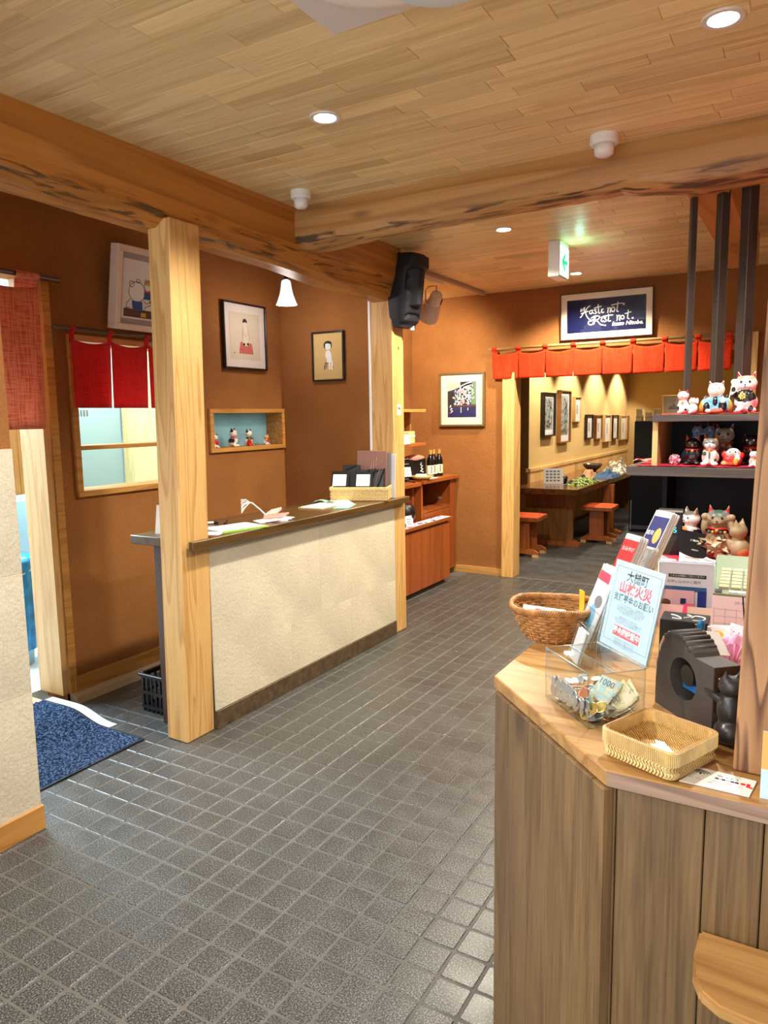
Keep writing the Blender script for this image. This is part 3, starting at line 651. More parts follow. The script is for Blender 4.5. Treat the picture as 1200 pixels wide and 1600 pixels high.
def art_lady(t, w, h, y, zc):
    A = Art(t, w, h, y, zc, [SHEETC, INK, PRED, SKIN, PBROWN])
    A.rect(0, 1, 0, 1, 0).poly([(.28, .13), (.76, .13), (.72, .36), (.34, .38)], 2)
    for i in range(7): A.line([(.3 + .065 * i, .14), (.34 + .06 * i, .36)], .002, 3)
    A.poly(smooth([(.42, .3), (.40, .42), (.46, .55), (.44, .68), (.5, .74), (.58, .7), (.6, .56), (.62, .42), (.6, .3)]), 3)
    A.oval(.5, .77, .062, .06, 3).poly([(.43, .78), (.44, .86), (.5, .83), (.57, .86), (.57, .79), (.5, .81)], 1).rect(.46, .54, .82, .88, 1)
    A.line(smooth([(.44, .68), (.41, .5), (.43, .3)]), .002, 4).line(smooth([(.58, .7), (.63, .5), (.6, .3)]), .002, 4).line(smooth([(.46, .6), (.52, .5), (.58, .58)]), .002, 4)
    A.oval(.45, .33, .04, .03, 1).oval(.58, .34, .035, .03, 1).rect(.12, .15, .12, .15, 2); A.done()
picture('framed_picture', 'black frame with a faint print of a kneeling woman in red, on the nook wall', (XL + .004, 4.09, 1.925), PI / 2, .455, .46, .012, .028, FBLACK, .055, MOUNTW, art_lady)
def art_girl(t, w, h, y, zc):
    A = Art(t, w, h, y, zc, [SHEETO, INK, WHITE, PBROWN])
    A.rect(0, 1, 0, 1, 0).line([(.37, .30), (.37, .22), (.4, .36), (.62, .36), (.66, .24)], .006, 1).line([(.45, .34), (.44, .24)], .006, 1)
    A.poly(smooth([(.44, .62), (.40, .52), (.46, .42), (.44, .38), (.58, .36), (.62, .44), (.60, .56), (.54, .63)]), 2)
    A.rect(.52, .57, .21, .40, 2).rect(.60, .65, .21, .40, 2).oval(.5, .72, .10, .08, 2)
    A.poly(smooth([(.37, .68), (.35, .76), (.42, .82), (.52, .83), (.62, .8), (.63, .7), (.6, .68), (.58, .76), (.42, .77), (.41, .67)]), 1)
    A.oval(.46, .73, .012, .008, 1).oval(.54, .73, .012, .008, 1).line([(.49, .69), (.52, .69)], .0018, 1); A.done()
picture('framed_picture', 'small black frame with a white seated girl on an ochre ground', (-3.105, 4.517, 1.84), 0, .283, .36, .013, .024, FBLACK, 0, None, art_girl)
def art_kabuki(t, w, h, y, zc):
    A = Art(t, w, h, y, zc, [BLUEINK, SHEETC, PBROWN, WHITE, PRED, PPINK, PGREEN, INK])
    A.rect(0, 1, 0, 1, 0).poly([(0, .74), (0, 1), (.5, 1), (.46, .86), (.2, .78)], 1).rect(.82, 1, .3, 1, 6).rect(.45, .85, .88, 1, 7).rect(.1, 1, .3, .36, 2).rect(0, .22, .3, .72, 7)
    r = random.Random(5)
    for k in range(130):
        x = .25 + .65 * r.random(); z = .34 + (.42 + .2 * (x - .3)) * r.random(); a = r.random() * PI; L = .03 + .05 * r.random()
        A.line([(x, z), (x + L * math.cos(a), z + L * math.sin(a))], .006 + .005 * r.random(), r.choice((3, 3, 3, 3, 3, 6, 5, 1)))
    A.poly([(.46, .68), (.62, .66), (.6, .78), (.5, .8)], 5).line([(.5, .88), (.7, .95), (.86, .98)], .01, 3).line([(.6, .84), (.84, .9)], .01, 3)
    for x, z in ((.1, .3), (.13, .22), (.15, .15)): A.line([(x, z), (x + .06, z + .03)], .005, 3).line([(x + .03, z + .05), (x + .01, z - .02)], .005, 3)
    A.oval(.11, .12, .03, .02, 4).line([(.5, .28), (.5, .13)], .006, 3).line([(.74, .26), (.74, .2)], .006, 3); A.done()
picture('framed_picture', 'dull gold frame with a dark print of a dancer in white, on the back wall', (-2.993, 6.648, 1.465), 0, .485, .525, .02, .035, FGOLD, .07, MOUNTC, art_kabuki)
def art_haste(t, w, h, y, zc):
    A = Art(t, w, h, y, zc, [plain('deep_blue_print', (10, 14, 54), .25), PAPER])
    A.rect(0, 1, 0, 1, 0)
    def st(pts, wd=.009, m=1): A.line(smooth([((x - 70) / 865, 1 - (z - (365 - (x - 70) * .085)) / 402) for x, z in pts], 5), wd, m)
    # the handwriting, stroke by stroke
    st([(235, 460), (225, 490), (245, 480), (270, 445), (262, 500), (240, 545), (222, 565)]); st([(330, 425), (300, 450), (280, 500), (300, 560), (340, 600), (365, 590)]); st([(232, 520), (270, 505), (310, 490)])
    st([(350, 478), (328, 490), (326, 515), (345, 520), (358, 490)]); st([(360, 475), (356, 505), (370, 515)]); st([(400, 470), (380, 475), (392, 492), (404, 508), (382, 520)])
    st([(420, 410), (424, 460), (428, 510), (442, 512)]); st([(378, 455), (415, 440), (455, 432)]); st([(476, 465), (458, 470), (464, 482), (455, 495), (470, 508), (484, 500)])
    st([(525, 450), (530, 470), (526, 508)]); st([(528, 475), (545, 450), (556, 460), (552, 504)]); st([(590, 440), (568, 458), (572, 492), (596, 490), (602, 460), (588, 440)])
    st([(636, 385), (630, 440), (626, 486), (640, 495)]); st([(565, 420), (640, 402), (680, 398), (706, 405), (694, 418)])
    st([(385, 560), (378, 610), (370, 640)], .02); st([(345, 575), (380, 550), (425, 548), (438, 565), (415, 592), (385, 598), (420, 615), (450, 650), (505, 660)]); st([(370, 640), (340, 656), (314, 640), (318, 615), (345, 610)])
    st([(478, 560), (458, 565), (464, 580), (454, 598), (470, 615), (482, 605)]); st([(508, 562), (490, 570), (505, 588), (512, 606), (490, 618)]); st([(536, 530), (536, 570), (535, 605), (560, 606)]); st([(480, 552), (530, 542), (582, 536)])
    st([(625, 540), (632, 560), (628, 602)]); st([(630, 565), (648, 540), (660, 552), (654, 590), (660, 600)]); st([(690, 540), (672, 552), (674, 580), (696, 582), (704, 558), (690, 540)])
    st([(748, 480), (744, 530), (742, 570), (758, 582)]); st([(715, 522), (750, 508), (778, 500)]); A.oval((795 - 70) / 865, 1 - (572 - 303) / 402, .013, .026, 1); A.done('handwriting')
    inst('lettering', font_mesh('Inazo Nitobe.', .048, PAPER, shear=.25, bold=.001), t, (w * .275, y - .004, zc - h * .30), (PI / 2, 0, 0))
picture('framed_picture', 'wide white framed navy calligraphy reading Haste not Rest not above the curtain', (-1.617, 6.648, 2.228), 0, .80, .405, .008, .03, plain('frame_dark_edge', (70, 40, 26), .4), .052, plain('mount_ivory', (240, 228, 204), .7), art_haste, lean=math.radians(3))
def art_land(seed, dark):
    def f(t, w, h, y, zc):
        A = Art(t, w, h, y, zc, [SHEETW, PGREEN, PGREY, PBROWN, INK]); A.rect(0, 1, 0, 1, 0).rect(.06, .94, .1, .95, 2)
        r = random.Random(seed)
        for k in range(60): x, z = r.random() * .8 + .06, r.random() ** 1.5 * .75 + .12; A.poly([(x, z), (x + .07, z + .01), (x + .05, z + .05), (x + .01, z + .04)], r.choice((1, 3, 4, 1)))
        A.line(smooth([(.6, .2), (.55, .5), (.7, .7), (.5, .9)]), .012, 4).line([(.64, .62), (.85, .85)], .008, 4); A.done()
    return f
def art_note(seed):
    def f(t, w, h, y, zc):
        A = Art(t, w, h, y, zc, [SHEETW, INK]); A.rect(0, 1, 0, 1, 0); r = random.Random(seed)
        for k in range(5): z = .68 - k * .09; A.line([(.42, z), (.58, z - .02)], .012, 1).line([(.5, z + .03), (.47, z - .05)], .012, 1)
        A.done()
    return f
def wallpic(label, y0, y1, z0, z1, fmat, art, dep=.045, group=None, fw=.018, mw=.016):
    picture('framed_picture', label, (XD, (y0 + y1) / 2, z0), PI / 2, y1 - y0, z1 - z0, fw, dep, fmat, mw, SHEETW, art, group)
wallpic('black framed landscape print, first on the ochre dining wall', 9.18, 9.66, 1.28, 1.85, FBLACK, art_land(1, 1), .06, fw=.022)
wallpic('tall brown framed print, second on the ochre dining wall', 9.88, 10.38, 1.172, 1.895, FWOOD, art_land(2, 0), .06, fw=.02)
wallpic('narrow pale framed note, third on the ochre dining wall', 10.62, 10.97, 1.45, 1.82, plain('frame_pale_wood', (200, 164, 110), .5), art_note(3), .05)
for i, (a, b, z0, z1, lb) in enumerate(((11.3, 11.68, 1.175, 1.555, 'dark framed note, first of the low row of small frames'), (11.86, 12.26, 1.15, 1.545, 'brown framed note, second of the low row of small frames'), (12.42, 12.88, 1.088, 1.55, 'pale framed note hanging lowest in the low row, third'), (13.0, 13.4, 1.112, 1.535, 'dark framed note, fourth of the low row of small frames'), (13.6, 14.1, 1.08, 1.53, 'white sheet in a narrow frame, fifth of the low row'), (14.14, 14.28, 1.07, 1.52, 'last sliver of a framed note in the far corner'))):
    wallpic(lb, a, b, z0, z1, FBLACK if i in (0, 3) else FWOOD if i in (1, 5) else plain('frame_pale_wood', (200, 164, 110), .5), art_note(10 + i), .045, 'small frames in a low row', fw=.022)
# ------------------------------------------------------------------ short curtains (noren) on rods
def noren(label, loc, rz, w, h, n, mat, rodmat, gap=.006, tab=.045, tabw=.05, over=.06, wave=.012, rod_r=.011, slit=0, seed=1):
    """hung from a rod along local x; panels joined at the top, each panel a part"""
    t = thing('door_curtain', label, 'curtain', loc, rz)
    G().tube([(-over, 0, 0), (w + over, 0, 0)], rod_r, 10).build('rod', rodmat, t, smooth=True)
    r = random.Random(seed); pw = w / n
    for i in range(n):
        ph, am = r.random() * 6, .6 + .8 * r.random()
        def f(u, v, i=i, ph=ph, am=am):
            sag = .022 * math.sin(PI * u) * (v ** 3)
            x = i * pw + gap / 2 + (pw - gap) * (u + (.5 - u) * .03 * (1 - v)); z = -tab - h * (1 - v) - sag
            y = wave * am * (math.sin(u * 7 + ph) * .5 + math.sin(u * 15 + ph * 2) * .25) * (.35 + .8 * (1 - v)) + .012 * (abs(u - .5) * 2) ** 4 * (1 - v)
            return (x, y - .004, z)
        G().sheet(f, 22, 12).build('panel', mat, t, smooth=True, solid=.0012)
    for i in range(n + 1):
        x = min(max(i * pw, tabw / 2), w - tabw / 2)
        g = G(); g.sheet(lambda u, v: (x - tabw / 2 + tabw * u, -(rod_r + .003) * math.cos((v - .5) * 4.6), (rod_r + .003) * math.sin((v - .5) * 4.6) if v > .12 else -tab - .02 + (tab + .01) * v / .12), 3, 16)
        g.build('hanging_tab', mat, t, smooth=True, solid=.0012)
    return t
DARKROD = plain('smoked_bamboo_rod', (88, 58, 34), .4); PALEROD = plain('pale_bamboo_rod', (176, 138, 90), .4)
noren('bright red short curtain over the kitchen hatch with white slits of light', (XL + .055, 2.62, 2.075), PI / 2, .80, .375, 3, RED, DARKROD, gap=.003, tab=.052, tabw=.032, over=.09, seed=2)
noren('salmon gauze curtain hanging in the doorway at the far left', (XL + .05, 1.66, 2.318), PI / 2, .80, .73, 2, SALMON, DARKROD, tab=.05, tabw=.13, over=.12, wave=.02, rod_r=.014, seed=3)
noren('long vermilion short curtain across the dining room opening', (-2.665, 6.60, 2.19), 0, 2.07, .245, 8, VERMIL, PALEROD, gap=.0015, tab=.036, tabw=.05, over=.03, wave=.008, rod_r=.013, seed=4)

# ------------------------------------------------------------------ kitchen seen through hatch and doorway
PB2 = plain('pale_blue_board', (176, 218, 236), .5)
cb = thing('kitchen_cupboard', 'pale blue kitchen panel seen through the hatch under the red curtain', 'cupboard', (-4.62, 3.3, .05))
G().box(-.3, 0, -.1, .56, 0, 2.2).build('body', PB2, cb, bevel=.004)
G().box(0, .012, -.10, .555, .05, 2.1).build('door', PB2, cb, bevel=.003)
G().box(.012, .0135, -.02, .17, 1.27, 1.47).build('notice', PAPER, cb)
g = G()
for k in range(11): g.box(.013, .0145, .0 + .025 * k, .012 + .025 * k, 1.56, 1.605)
g.build('printed_code', GREYINK, cb)
B('kitchen_partition', -4.6, XL - .2, 3.86, 3.9, .05, 2.4, CREAMW); tag(bpy.data.objects['kitchen_partition'], 'cream boarded partition behind the kitchen hatch', 'partition')
kc = thing('wall_cabinet', 'cream boarded cabinet end seen under the salmon curtain', 'cabinet', (-4.2, 2.62, 1.13))
for k in range(4): G().box(-.3, 0, .11 * k, .11 * k + .108, 0, 1.2).build('board', CREAMW, kc, bevel=.002)
bn = thing('waste_bin', 'blue plastic bag lining a bin behind the doorway at far left', 'bin', (-4.3, 2.66, .05))
BAG = plain('blue_bag', (40, 150, 232), .3, var=.3, vscale=14)
G().lathe([(.11, 0), (.13, .3), (.145, .62)], 20).build('body', PB2, bn, smooth=True)
G().lathe([(.132, .1), (.146, .4), (.158, .63), (.165, .66), (.15, .69), (.12, .655)], 40, flute=lambda a, z: 1 + .04 * math.sin(9 * a + z * 20) + .02 * math.sin(17 * a)).build('bag', BAG, bn, smooth=True)
G().tube([(.16 * math.cos(a / 6 * PI), .16 * math.sin(a / 6 * PI), .60 + .02 * math.sin(a)) for a in range(12)], .004, 6, closed=True).build('bag_string', PAPER, bn)
tag(G().box(-.01, .01, -.25, .25, 0, .98).build('door_leaf', plain('pale_teal_metal', (190, 224, 230), .4), None, (-4.75, 2.88, .05), bevel=.003), 'pale blue metal door edge beyond the doorway at far left', 'door')

# ------------------------------------------------------------------ floor mat climbing the kerb
def mat_pt(u, v):
    x = -2.785 - .80 * u; y = 2.36 - 1.05 * v
    s = max(0, min(1, (-3.10 - x) / .25)); z = .006 + .052 * s * s * (3 - 2 * s) + .003 * noise.noise((x * 8, y * 8, 0))
    return (x, y, z)
mt = thing('door_mat', 'blue loop pile door mat with a black edge in the doorway at left', 'mat', (0, 0, 0))
n_ = 170; g = G(); g.sheet(lambda u, v: (lambda p: (p[0], p[1], p[2] + .010 * abs(noise.noise((p[0] * 60, p[1] * 60, 1)))))(mat_pt(.015 + .97 * u, .012 + .97 * v)), n_, n_); g.build('pile', MATB, mt, smooth=True)
g = G()
for v0, v1, u0, u1 in ((0, .012, 0, 1), (.988, 1, 0, 1), (0, 1, 0, .016)):
    g.sheet(lambda u, v: (lambda p: (p[0], p[1], p[2] + .001))(mat_pt(u0 + (u1 - u0) * u, v0 + (v1 - v0) * v)), 24 if u1 - u0 > .5 else 1, 24 if v1 - v0 > .5 else 1)
g.sheet(lambda u, v: (lambda p: (p[0], p[1], .001))(mat_pt(u, v)), 24, 2); g.build('edge', RUBBER, mt)
g = G()
pr = [mat_pt(u / 20, 0) for u in range(21)]
for a, b in zip(pr, pr[1:]):
    if a[0] > -3.06: continue
    for k in range(1):
        g.add([(a[0], a[1] + .002, a[2] - .004), (b[0], b[1] + .002, b[2] - .004), (b[0], b[1] + .06, b[2] - .006), (a[0], a[1] + .06, a[2] - .006), (a[0], a[1] + .002, 0), (b[0], b[1] + .002, 0), (b[0], b[1] + .06, 0), (a[0], a[1] + .06, 0)], [(3, 2, 1, 0), (4, 5, 6, 7), (2, 3, 7, 6), (0, 1, 5, 4)])
tag(g.build('threshold_strip', plain('white_threshold', (222, 230, 234), .4)), 'white ramp strip beside the blue door mat', 'threshold')
tag(G().prism([(-3.12, 0), (-3.36, .054), (XL - .2, .054), (XL - .2, 0)], 1.3, 2.357, M=Matrix(((1, 0, 0, 0), (0, 0, 1, 0), (0, 1, 0, 0), (0, 0, 0, 1)))).build('entrance_step', CONCRETE), 'low concrete step under the blue door mat', 'step')

# ------------------------------------------------------------------ beige counter in the middle
ct = thing('service_counter', 'long service counter with beige panelled front and dark wooden top', 'counter', (-2.6, 3.5, 0))
o = lambda x, y: (x + 2.6, y - 3.5)
G().prism([o(*p) for p in ((-2.495, 2.46), (-2.495, 4.62), (-2.548, 4.62), (-2.548, 4.486), (-2.735, 4.486), (-2.75, 4.515), (-2.96, 4.515), (-2.96, 2.49), (-2.69, 2.49), (-2.69, 2.622), (-2.525, 2.622), (-2.525, 2.46))], .955, 1.0).build('countertop', WALNUTY, ct, bevel=.003)
G().box(-.1, .0, -.89, .985, 0, .955).build('core', BEIGE, ct)
for y0, y1, z0, z1 in ((2.618, 3.555, .40, .953), (3.5552, 4.484, .40, .953), (2.618, 3.26, .10, .3996), (3.2602, 3.90, .10, .3996), (3.9002, 4.484, .10, .3996)):
    G().box(-.004, .004, -(y1 - y0) / 2, (y1 - y0) / 2, -(z1 - z0) / 2, (z1 - z0) / 2).build('front_panel', BEIGE, ct, (.047, (y0 + y1) / 2 - 3.5, (z0 + z1) / 2), bevel=.0005)
G().box(.03, .058, -.882, .985, 0, .098).build('kick_board', plain('scuffed_kick', (84, 66, 44), .4, var=.4, vscale=30), ct, bevel=.002)
G().box(-.262, -.085, -.95, -.92, 0, .955).build('end_panel', WALNUTZ, ct, bevel=.002)
# black crate under the counter
cr = thing('plastic_crate', 'black plastic crate tucked under the near end of the beige counter', 'crate', (-2.95, 2.79, 0))
g = G().box(-.13, .13, -.17, .17, 0, .012)
for z in (.02, .1, .19):
    for x0, x1, y0, y1 in ((-.14, .14, -.18, -.17), (-.14, .14, .17, .18), (-.14, -.13, -.17, .17), (.13, .14, -.17, .17)): g.box(x0, x1, y0, y1, z, z + .016)
for k in range(9):
    for y in (-.178, .17): g.box(-.135 + .0325 * k, -.122 + .0325 * k, y, y + .008, .0, .2)
    for x in (-.138, .13): g.box(x, x + .008, -.172 + .0415 * k, -.158 + .0415 * k, 0, .2)
g.build('body', BLACK, cr); G().box(-.15, .15, -.19, -.17, .2, .215).box(-.15, .15, .17, .19, .2, .215).box(-.15, -.13, -.17, .17, .2, .215).box(.13, .15, -.17, .17, .2, .215).build('rim', BLACK, cr, bevel=.003)
# on the counter
def slip(name, label, x, y, w, d, rz, mat, cat='paper', h=.0012, z=1.0, group=None):
    return tag(G().box(-w / 2, w / 2, -d / 2, d / 2, 0, h).build(name, mat, None, (x, y, z), (0, 0, rz)), label, cat, group)
def clipboard_stand():
    t = thing('menu_stand', 'white folding menu stand at the left end of the counter behind the pillar', 'menu', (-2.80, 2.60, 1.0), .5)
    G().box(-.07, .07, -.003, .003, 0, .15).build('front_sheet', PAPER, t, (0, 0, 0), (-.3, 0, 0)); G().box(-.07, .07, -.003, .003, 0, .15).build('back_sheet', BLACK, t, (0, .09, 0), (.3, 0, 0)); G().box(-.068, .068, .0, .09, 0, .002).build('base_sheet', PAPER, t)
clipboard_stand()
slip('receipt_slip', 'crumpled white receipt slip on the counter against the near pillar', -2.60, 2.70, .10, .09, .4, PAPER, h=.003)
nb = thing('note_pad', 'white note pad with a lime green edge on the dark counter', 'notepad', (-2.63, 2.90, 1.0), -.25)
G().box(-.10, .10, -.14, .14, 0, .006).build('pages', PAPER, nb); G().box(.10, .115, -.14, .14, 0, .007).build('spine', plain('lime_edge', (150, 206, 60), .5), nb); G().box(-.09, .09, -.13, .13, .0061, .0066).build('top_sheet', plain('faint_grey_sheet', (222, 226, 226), .8), nb)
pn = thing('marker_pen', 'white marker pen lying behind the note pad', 'pen', (-2.86, 2.93, 1.008), .9)
G().tube([(-.06, 0, 0), (.04, 0, 0)], .007, 10).build('barrel', WHITE, pn, smooth=True); G().tube([(.04, 0, 0), (.065, 0, 0)], .0075, 10).build('cap', INK, pn, smooth=True)
kn = thing('ball_pen', 'black ball pen lying behind the note pad', 'pen', (-2.80, 3.02, 1.006), 2.2)
G().tube([(-.065, 0, 0), (.05, 0, 0)], .005, 8).build('barrel', BLACK, kn, smooth=True); G().box(-.06, -.02, -.001, .001, .004, .008).build('clip', STEEL, kn)
for k in range(3): slip('order_slip', ('order slip at the bottom of the small stack under the pink tassel case', 'order slip in the middle of the small stack under the pink tassel case', 'order slip on top of the small stack under the pink tassel case')[k], -2.62 + .008 * k, 3.19 + .02 * k, .11, .17, -.5 + .2 * k, PAPER, z=1.0 + .004 * k, h=.003, group='order slips')
ts = thing('pink_pouch', 'folded pink paper case with a white tassel on the dark counter', 'pouch', (-2.63, 3.26, 1.013), .25)
PNK = plain('salmon_pink', (238, 148, 136), .6)
G().prism([(-.04, -.10), (.05, -.03), (.02, .13), (-.05, .03)], 0, .012).build('case', PNK, ts, bevel=.003); G().prism([(-.05, -.07), (.0, -.02), (-.02, .12), (-.06, .05)], .012, .03).build('flap', plain('salmon_light', (244, 176, 164), .6), ts, rot=(.12, 0, 0), bevel=.003)
G().tube([(-.03, -.08, .02), (-.05, -.12, .06), (-.07, -.17, .10), (-.08, -.20, .105)], .004, 6).build('cord', PAPER, ts, smooth=True)
g = G()
for k in range(9): g.tube([(-.075, -.185, .105), (-.09 + .005 * (k % 3), -.22, .10 + .006 * (k - 4)), (-.095, -.25, .09 + .009 * (k - 4))], .0022, 5)
g.build('tassel', PAPER, ts)
cbd = thing('clipboard', 'clipboard with a white form lying before the bamboo basket', 'clipboard', (-2.74, 3.86, 1.0), .05)
G().box(-.09, .09, -.14, .14, 0, .006).build('board', plain('pale_wood_board', (206, 180, 140), .5), cbd, bevel=.001); G().box(-.08, .085, -.125, .125, .006, .009).build('form', PAPER, cbd)
G().box(-.03, .03, .1, .14, .009, .018).build('metal_clip', STEEL, cbd, bevel=.003)
g = G()
for k in range(8): g.box(-.06, .06, -.1 + .024 * k, -.098 + .024 * k, .009, .0094)
g.build('printed_lines', GREYINK, cbd)
MINT = plain('mint_card', (150, 214, 186), .6)
slip('mint_card', 'mint green card under the clipboard, jutting towards the counter edge', -2.60, 3.92, .10, .24, .35, MINT, 'card', .003)
slip('order_pad', 'white order pad lying beside the bamboo basket', -2.72, 4.06, .13, .22, .75, PAPER, 'notepad', .008)
tag(G().sheet(lambda u, v: (-.05 + .1 * u, -.07 + .14 * v, .004 + .02 * math.sin(PI * u) * (1 - .5 * v)), 8, 4).build('folded_card', MINT, None, (-2.86, 4.02, 1.002), (0, 0, .5), smooth=True, solid=.001), 'curled mint green folder beside the order pad', 'card')
def bamboo_box(name, label, w, d, h, loc, rz, rim=.018):
    t = thing(name, label, 'basket', loc, rz); th = .006; g = G()
    for x0, x1, y0, y1 in ((-w / 2, w / 2, -d / 2, -d / 2 + th), (-w / 2, w / 2, d / 2 - th, d / 2), (-w / 2, -w / 2 + th, -d / 2, d / 2), (w / 2 - th, w / 2, -d / 2, d / 2)): g.box(x0, x1, y0, y1, 0, h)
    g.box(-w / 2, w / 2, -d / 2, d / 2, 0, .005).build('woven_sides', BAMBOO, t)
    # raised herringbone slats on the outside
    g = G(); n = int(h / .011)
    for j in range(n):
        z = .006 + j * .0105
        for s_, L, ax in ((-1, w, 0), (1, w, 0), (-1, d, 1), (1, d, 1)):
            m_ = int(L / .02)
            for i in range(m_):
                a = -L / 2 + (i + .1 + .5 * (j % 2)) * L / m_; b = min(a + L / m_ * .85, L / 2); o_ = s_ * ((d if ax == 0 else w) / 2 + .0012)
                if ax == 0: g.add([(a, o_, z), (b, o_, z), (b, o_ + s_ * .002, z + .0045), (a, o_ + s_ * .002, z + .0045), (a, o_, z + .009), (b, o_, z + .009)], [(0, 1, 2, 3), (3, 2, 5, 4)] if s_ < 0 else [(3, 2, 1, 0), (4, 5, 2, 3)])
                else: g.add([(o_, a, z), (o_, b, z), (o_ + s_ * .002, b, z + .0045), (o_ + s_ * .002, a, z + .0045), (o_, a, z + .009), (o_, b, z + .009)], [(3, 2, 1, 0), (4, 5, 2, 3)] if s_ < 0 else [(0, 1, 2, 3), (3, 2, 5, 4)])
    stuff(g.build('weave', BAMBOOL, t))
    g = G()
    for x0, x1, y0, y1 in ((-w / 2 - .004, w / 2 + .004, -d / 2 - .005, -d / 2 + .008), (-w / 2 - .004, w / 2 + .004, d / 2 - .008, d / 2 + .005), (-w / 2 - .005, -w / 2 + .008, -d / 2, d / 2), (w / 2 - .008, w / 2 + .005, -d / 2, d / 2)): g.box(x0, x1, y0, y1, h - rim, h + .002)
    g.build('rim', BAMBOOL, t, bevel=.002); return t
bamboo_box('bamboo_basket', 'rectangular bamboo basket of black card holders on the dark counter', .40, .235, .095, (-2.712, 4.305, 1.0), math.radians(22))
for i, (x, y, a, h, lb) in enumerate(((-2.83, 4.20, .5, .12, 'black card holder with a white label at the left of the bamboo basket'), (-2.67, 4.255, .5, .115, 'black card holder with a white label at the right of the bamboo basket'), (-2.79, 4.29, .25, .145, 'black card holder standing behind the left labelled one'), (-2.62, 4.34, .3, .12, 'black card holder with pens at the right end of the bamboo basket'), (-2.70, 4.33, .1, .11, 'black card holder at the back middle of the bamboo basket'))):
    t = thing('card_holder', lb, 'card holder', (x, y, 1.05), math.radians(22), 'black card holders', rot=(-a, 0, math.radians(22))); t.scale = (1.25, 1.2, 1.1)
    G().box(-.05, .05, -.008, .008, 0, h + .03).build('body', BLACK, t, bevel=.003)
    if i < 2: G().box(-.04, .036, -.0095, -.008, .045, .125).build('label', PAPER, t)
    else: G().tube([(-.03, -.01, h), (.03, -.01, h + .028)], .006, 8).build('clip', BLACKM, t)
    if i == 3:
        for k in range(3): G().tube([(-.03 + .02 * k, -.014, .02), (.0 + .025 * k, -.016, .15)], .004, 6).build('pen', STEEL if k == 1 else BLACK, t)
for i, (dx, mt_, lb) in enumerate(((0, plain('dusty_rose_folder', (150, 108, 96), .5, var=.06), 'dusty rose menu folder standing in front against the slim pillar'), (.022, plain('grey_folder', (128, 118, 116), .4), 'grey menu folder standing second against the slim pillar'), (.04, plain('clear_folder', (196, 196, 204), .3), 'translucent menu folder standing last against the slim pillar'))):
    t = thing('menu_folder', lb, 'folder', (-2.685 + .022 * i, 4.40 + .022 * i, 1.001), .12, 'menu folders by the slim pillar', rot=(-.05, 0, .12))
    G().box(-.115, .115, -.006, .006, 0, .335 - .012 * i).build('cover', mt_, t, bevel=.002); G().box(-.112, .112, .006, .009, .003, .33 - .012 * i).build('pages', PAPER, t)
    if i == 0:
        a = G()
        for k in range(5): a.tube([(-.01 + .02 * k, -.0065, .20 + .012 * k), (.0 + .02 * k, -.0065, .25 + .02 * (k % 3))], .002, 4)
        a.build('blossom_print', plain('rose_print', (190, 150, 140), .6), t)
# knick-knack cow figurines are built with the other figurines

# ------------------------------------------------------------------ brown cabinets in the recess
lc = thing('low_cabinet', 'low brown cabinet with two doors beyond the slim pillar', 'cabinet', (-3.2, 5.4, 0))
G().box(.182, .262, -.7, .79, .05, .60).build('body', CHERRYZ, lc); G().box(.185, .23, -.7, .77, 0, .05).build('plinth', WALNUTZ, lc); G().box(.182, .30, -.7, .82, .60, .63).build('top_board', CHERRYY, lc, bevel=.003)
for y0 in (-.42, -.015, .385): 
    d_ = G().box(-.009, .009, -.199, .199, -.265, .265).build('door', CHERRYZ, lc, (.272, y0 + .2, .315), bevel=.002)
    G().box(.009, .0095, -.0012, .0012, -.262, .262).build('groove', WALNUTZ, d_)
tc_ = thing('tall_cabinet', 'taller brown cabinet with an open niche at the back wall', 'cabinet', (-3.3, 6.25, 0))
G().box(-.2, .24, .25, .37, .06, .95).box(-.2, .24, -.37, -.34, .06, .95).box(-.2, -.17, -.34, .25, .06, .95).box(-.2, .24, -.34, .25, .06, .09).box(-.2, .24, -.34, .25, .68, .705).build('body', CHERRYZ, tc_)
G().box(-.2, .22, -.35, .36, 0, .06).build('plinth', WALNUTZ, tc_); G().box(-.2, .275, -.37, .385, .955, .99).build('top_board', CHERRYY, tc_, bevel=.003)
for y0, y1 in ((-.335, -.05), (-.045, .245)): G().box(.225, .243, y0, y1, .1, .675).build('door', CHERRYZ, tc_, bevel=.002)
sc_ = thing('shelf_cabinet', 'open brown shelf cabinet between the low cabinet and the taller one', 'cabinet', (-3.3, 5.3, 0))
G().box(-.2, .15, -.55, .57, .05, .62).box(-.2, -.18, -.55, .57, .62, .94).box(-.2, .17, .54, .57, .62, .94).build('body', CHERRYZ, sc_); G().box(-.2, .245, -.55, .575, .94, .975).build('top_board', CHERRYY, sc_, bevel=.003)
ws = thing('wall_shelf', 'small two-board honey shelf high on the wall beside the slim pillar', 'shelf', (-3.32, 5.75, 1.30))
G().box(-.19, .22, -.5, .32, 0, .028).build('board', CHERRYY, ws, bevel=.002); G().box(-.19, .22, -.5, .32, .31, .335).build('board', HONEYY, ws, bevel=.002); G().box(-.19, .08, .26, .285, .028, .31).build('side', HONEYY, ws); G().box(-.19, -.17, -.5, .28, .028, .38).build('back', HONEYY, ws)
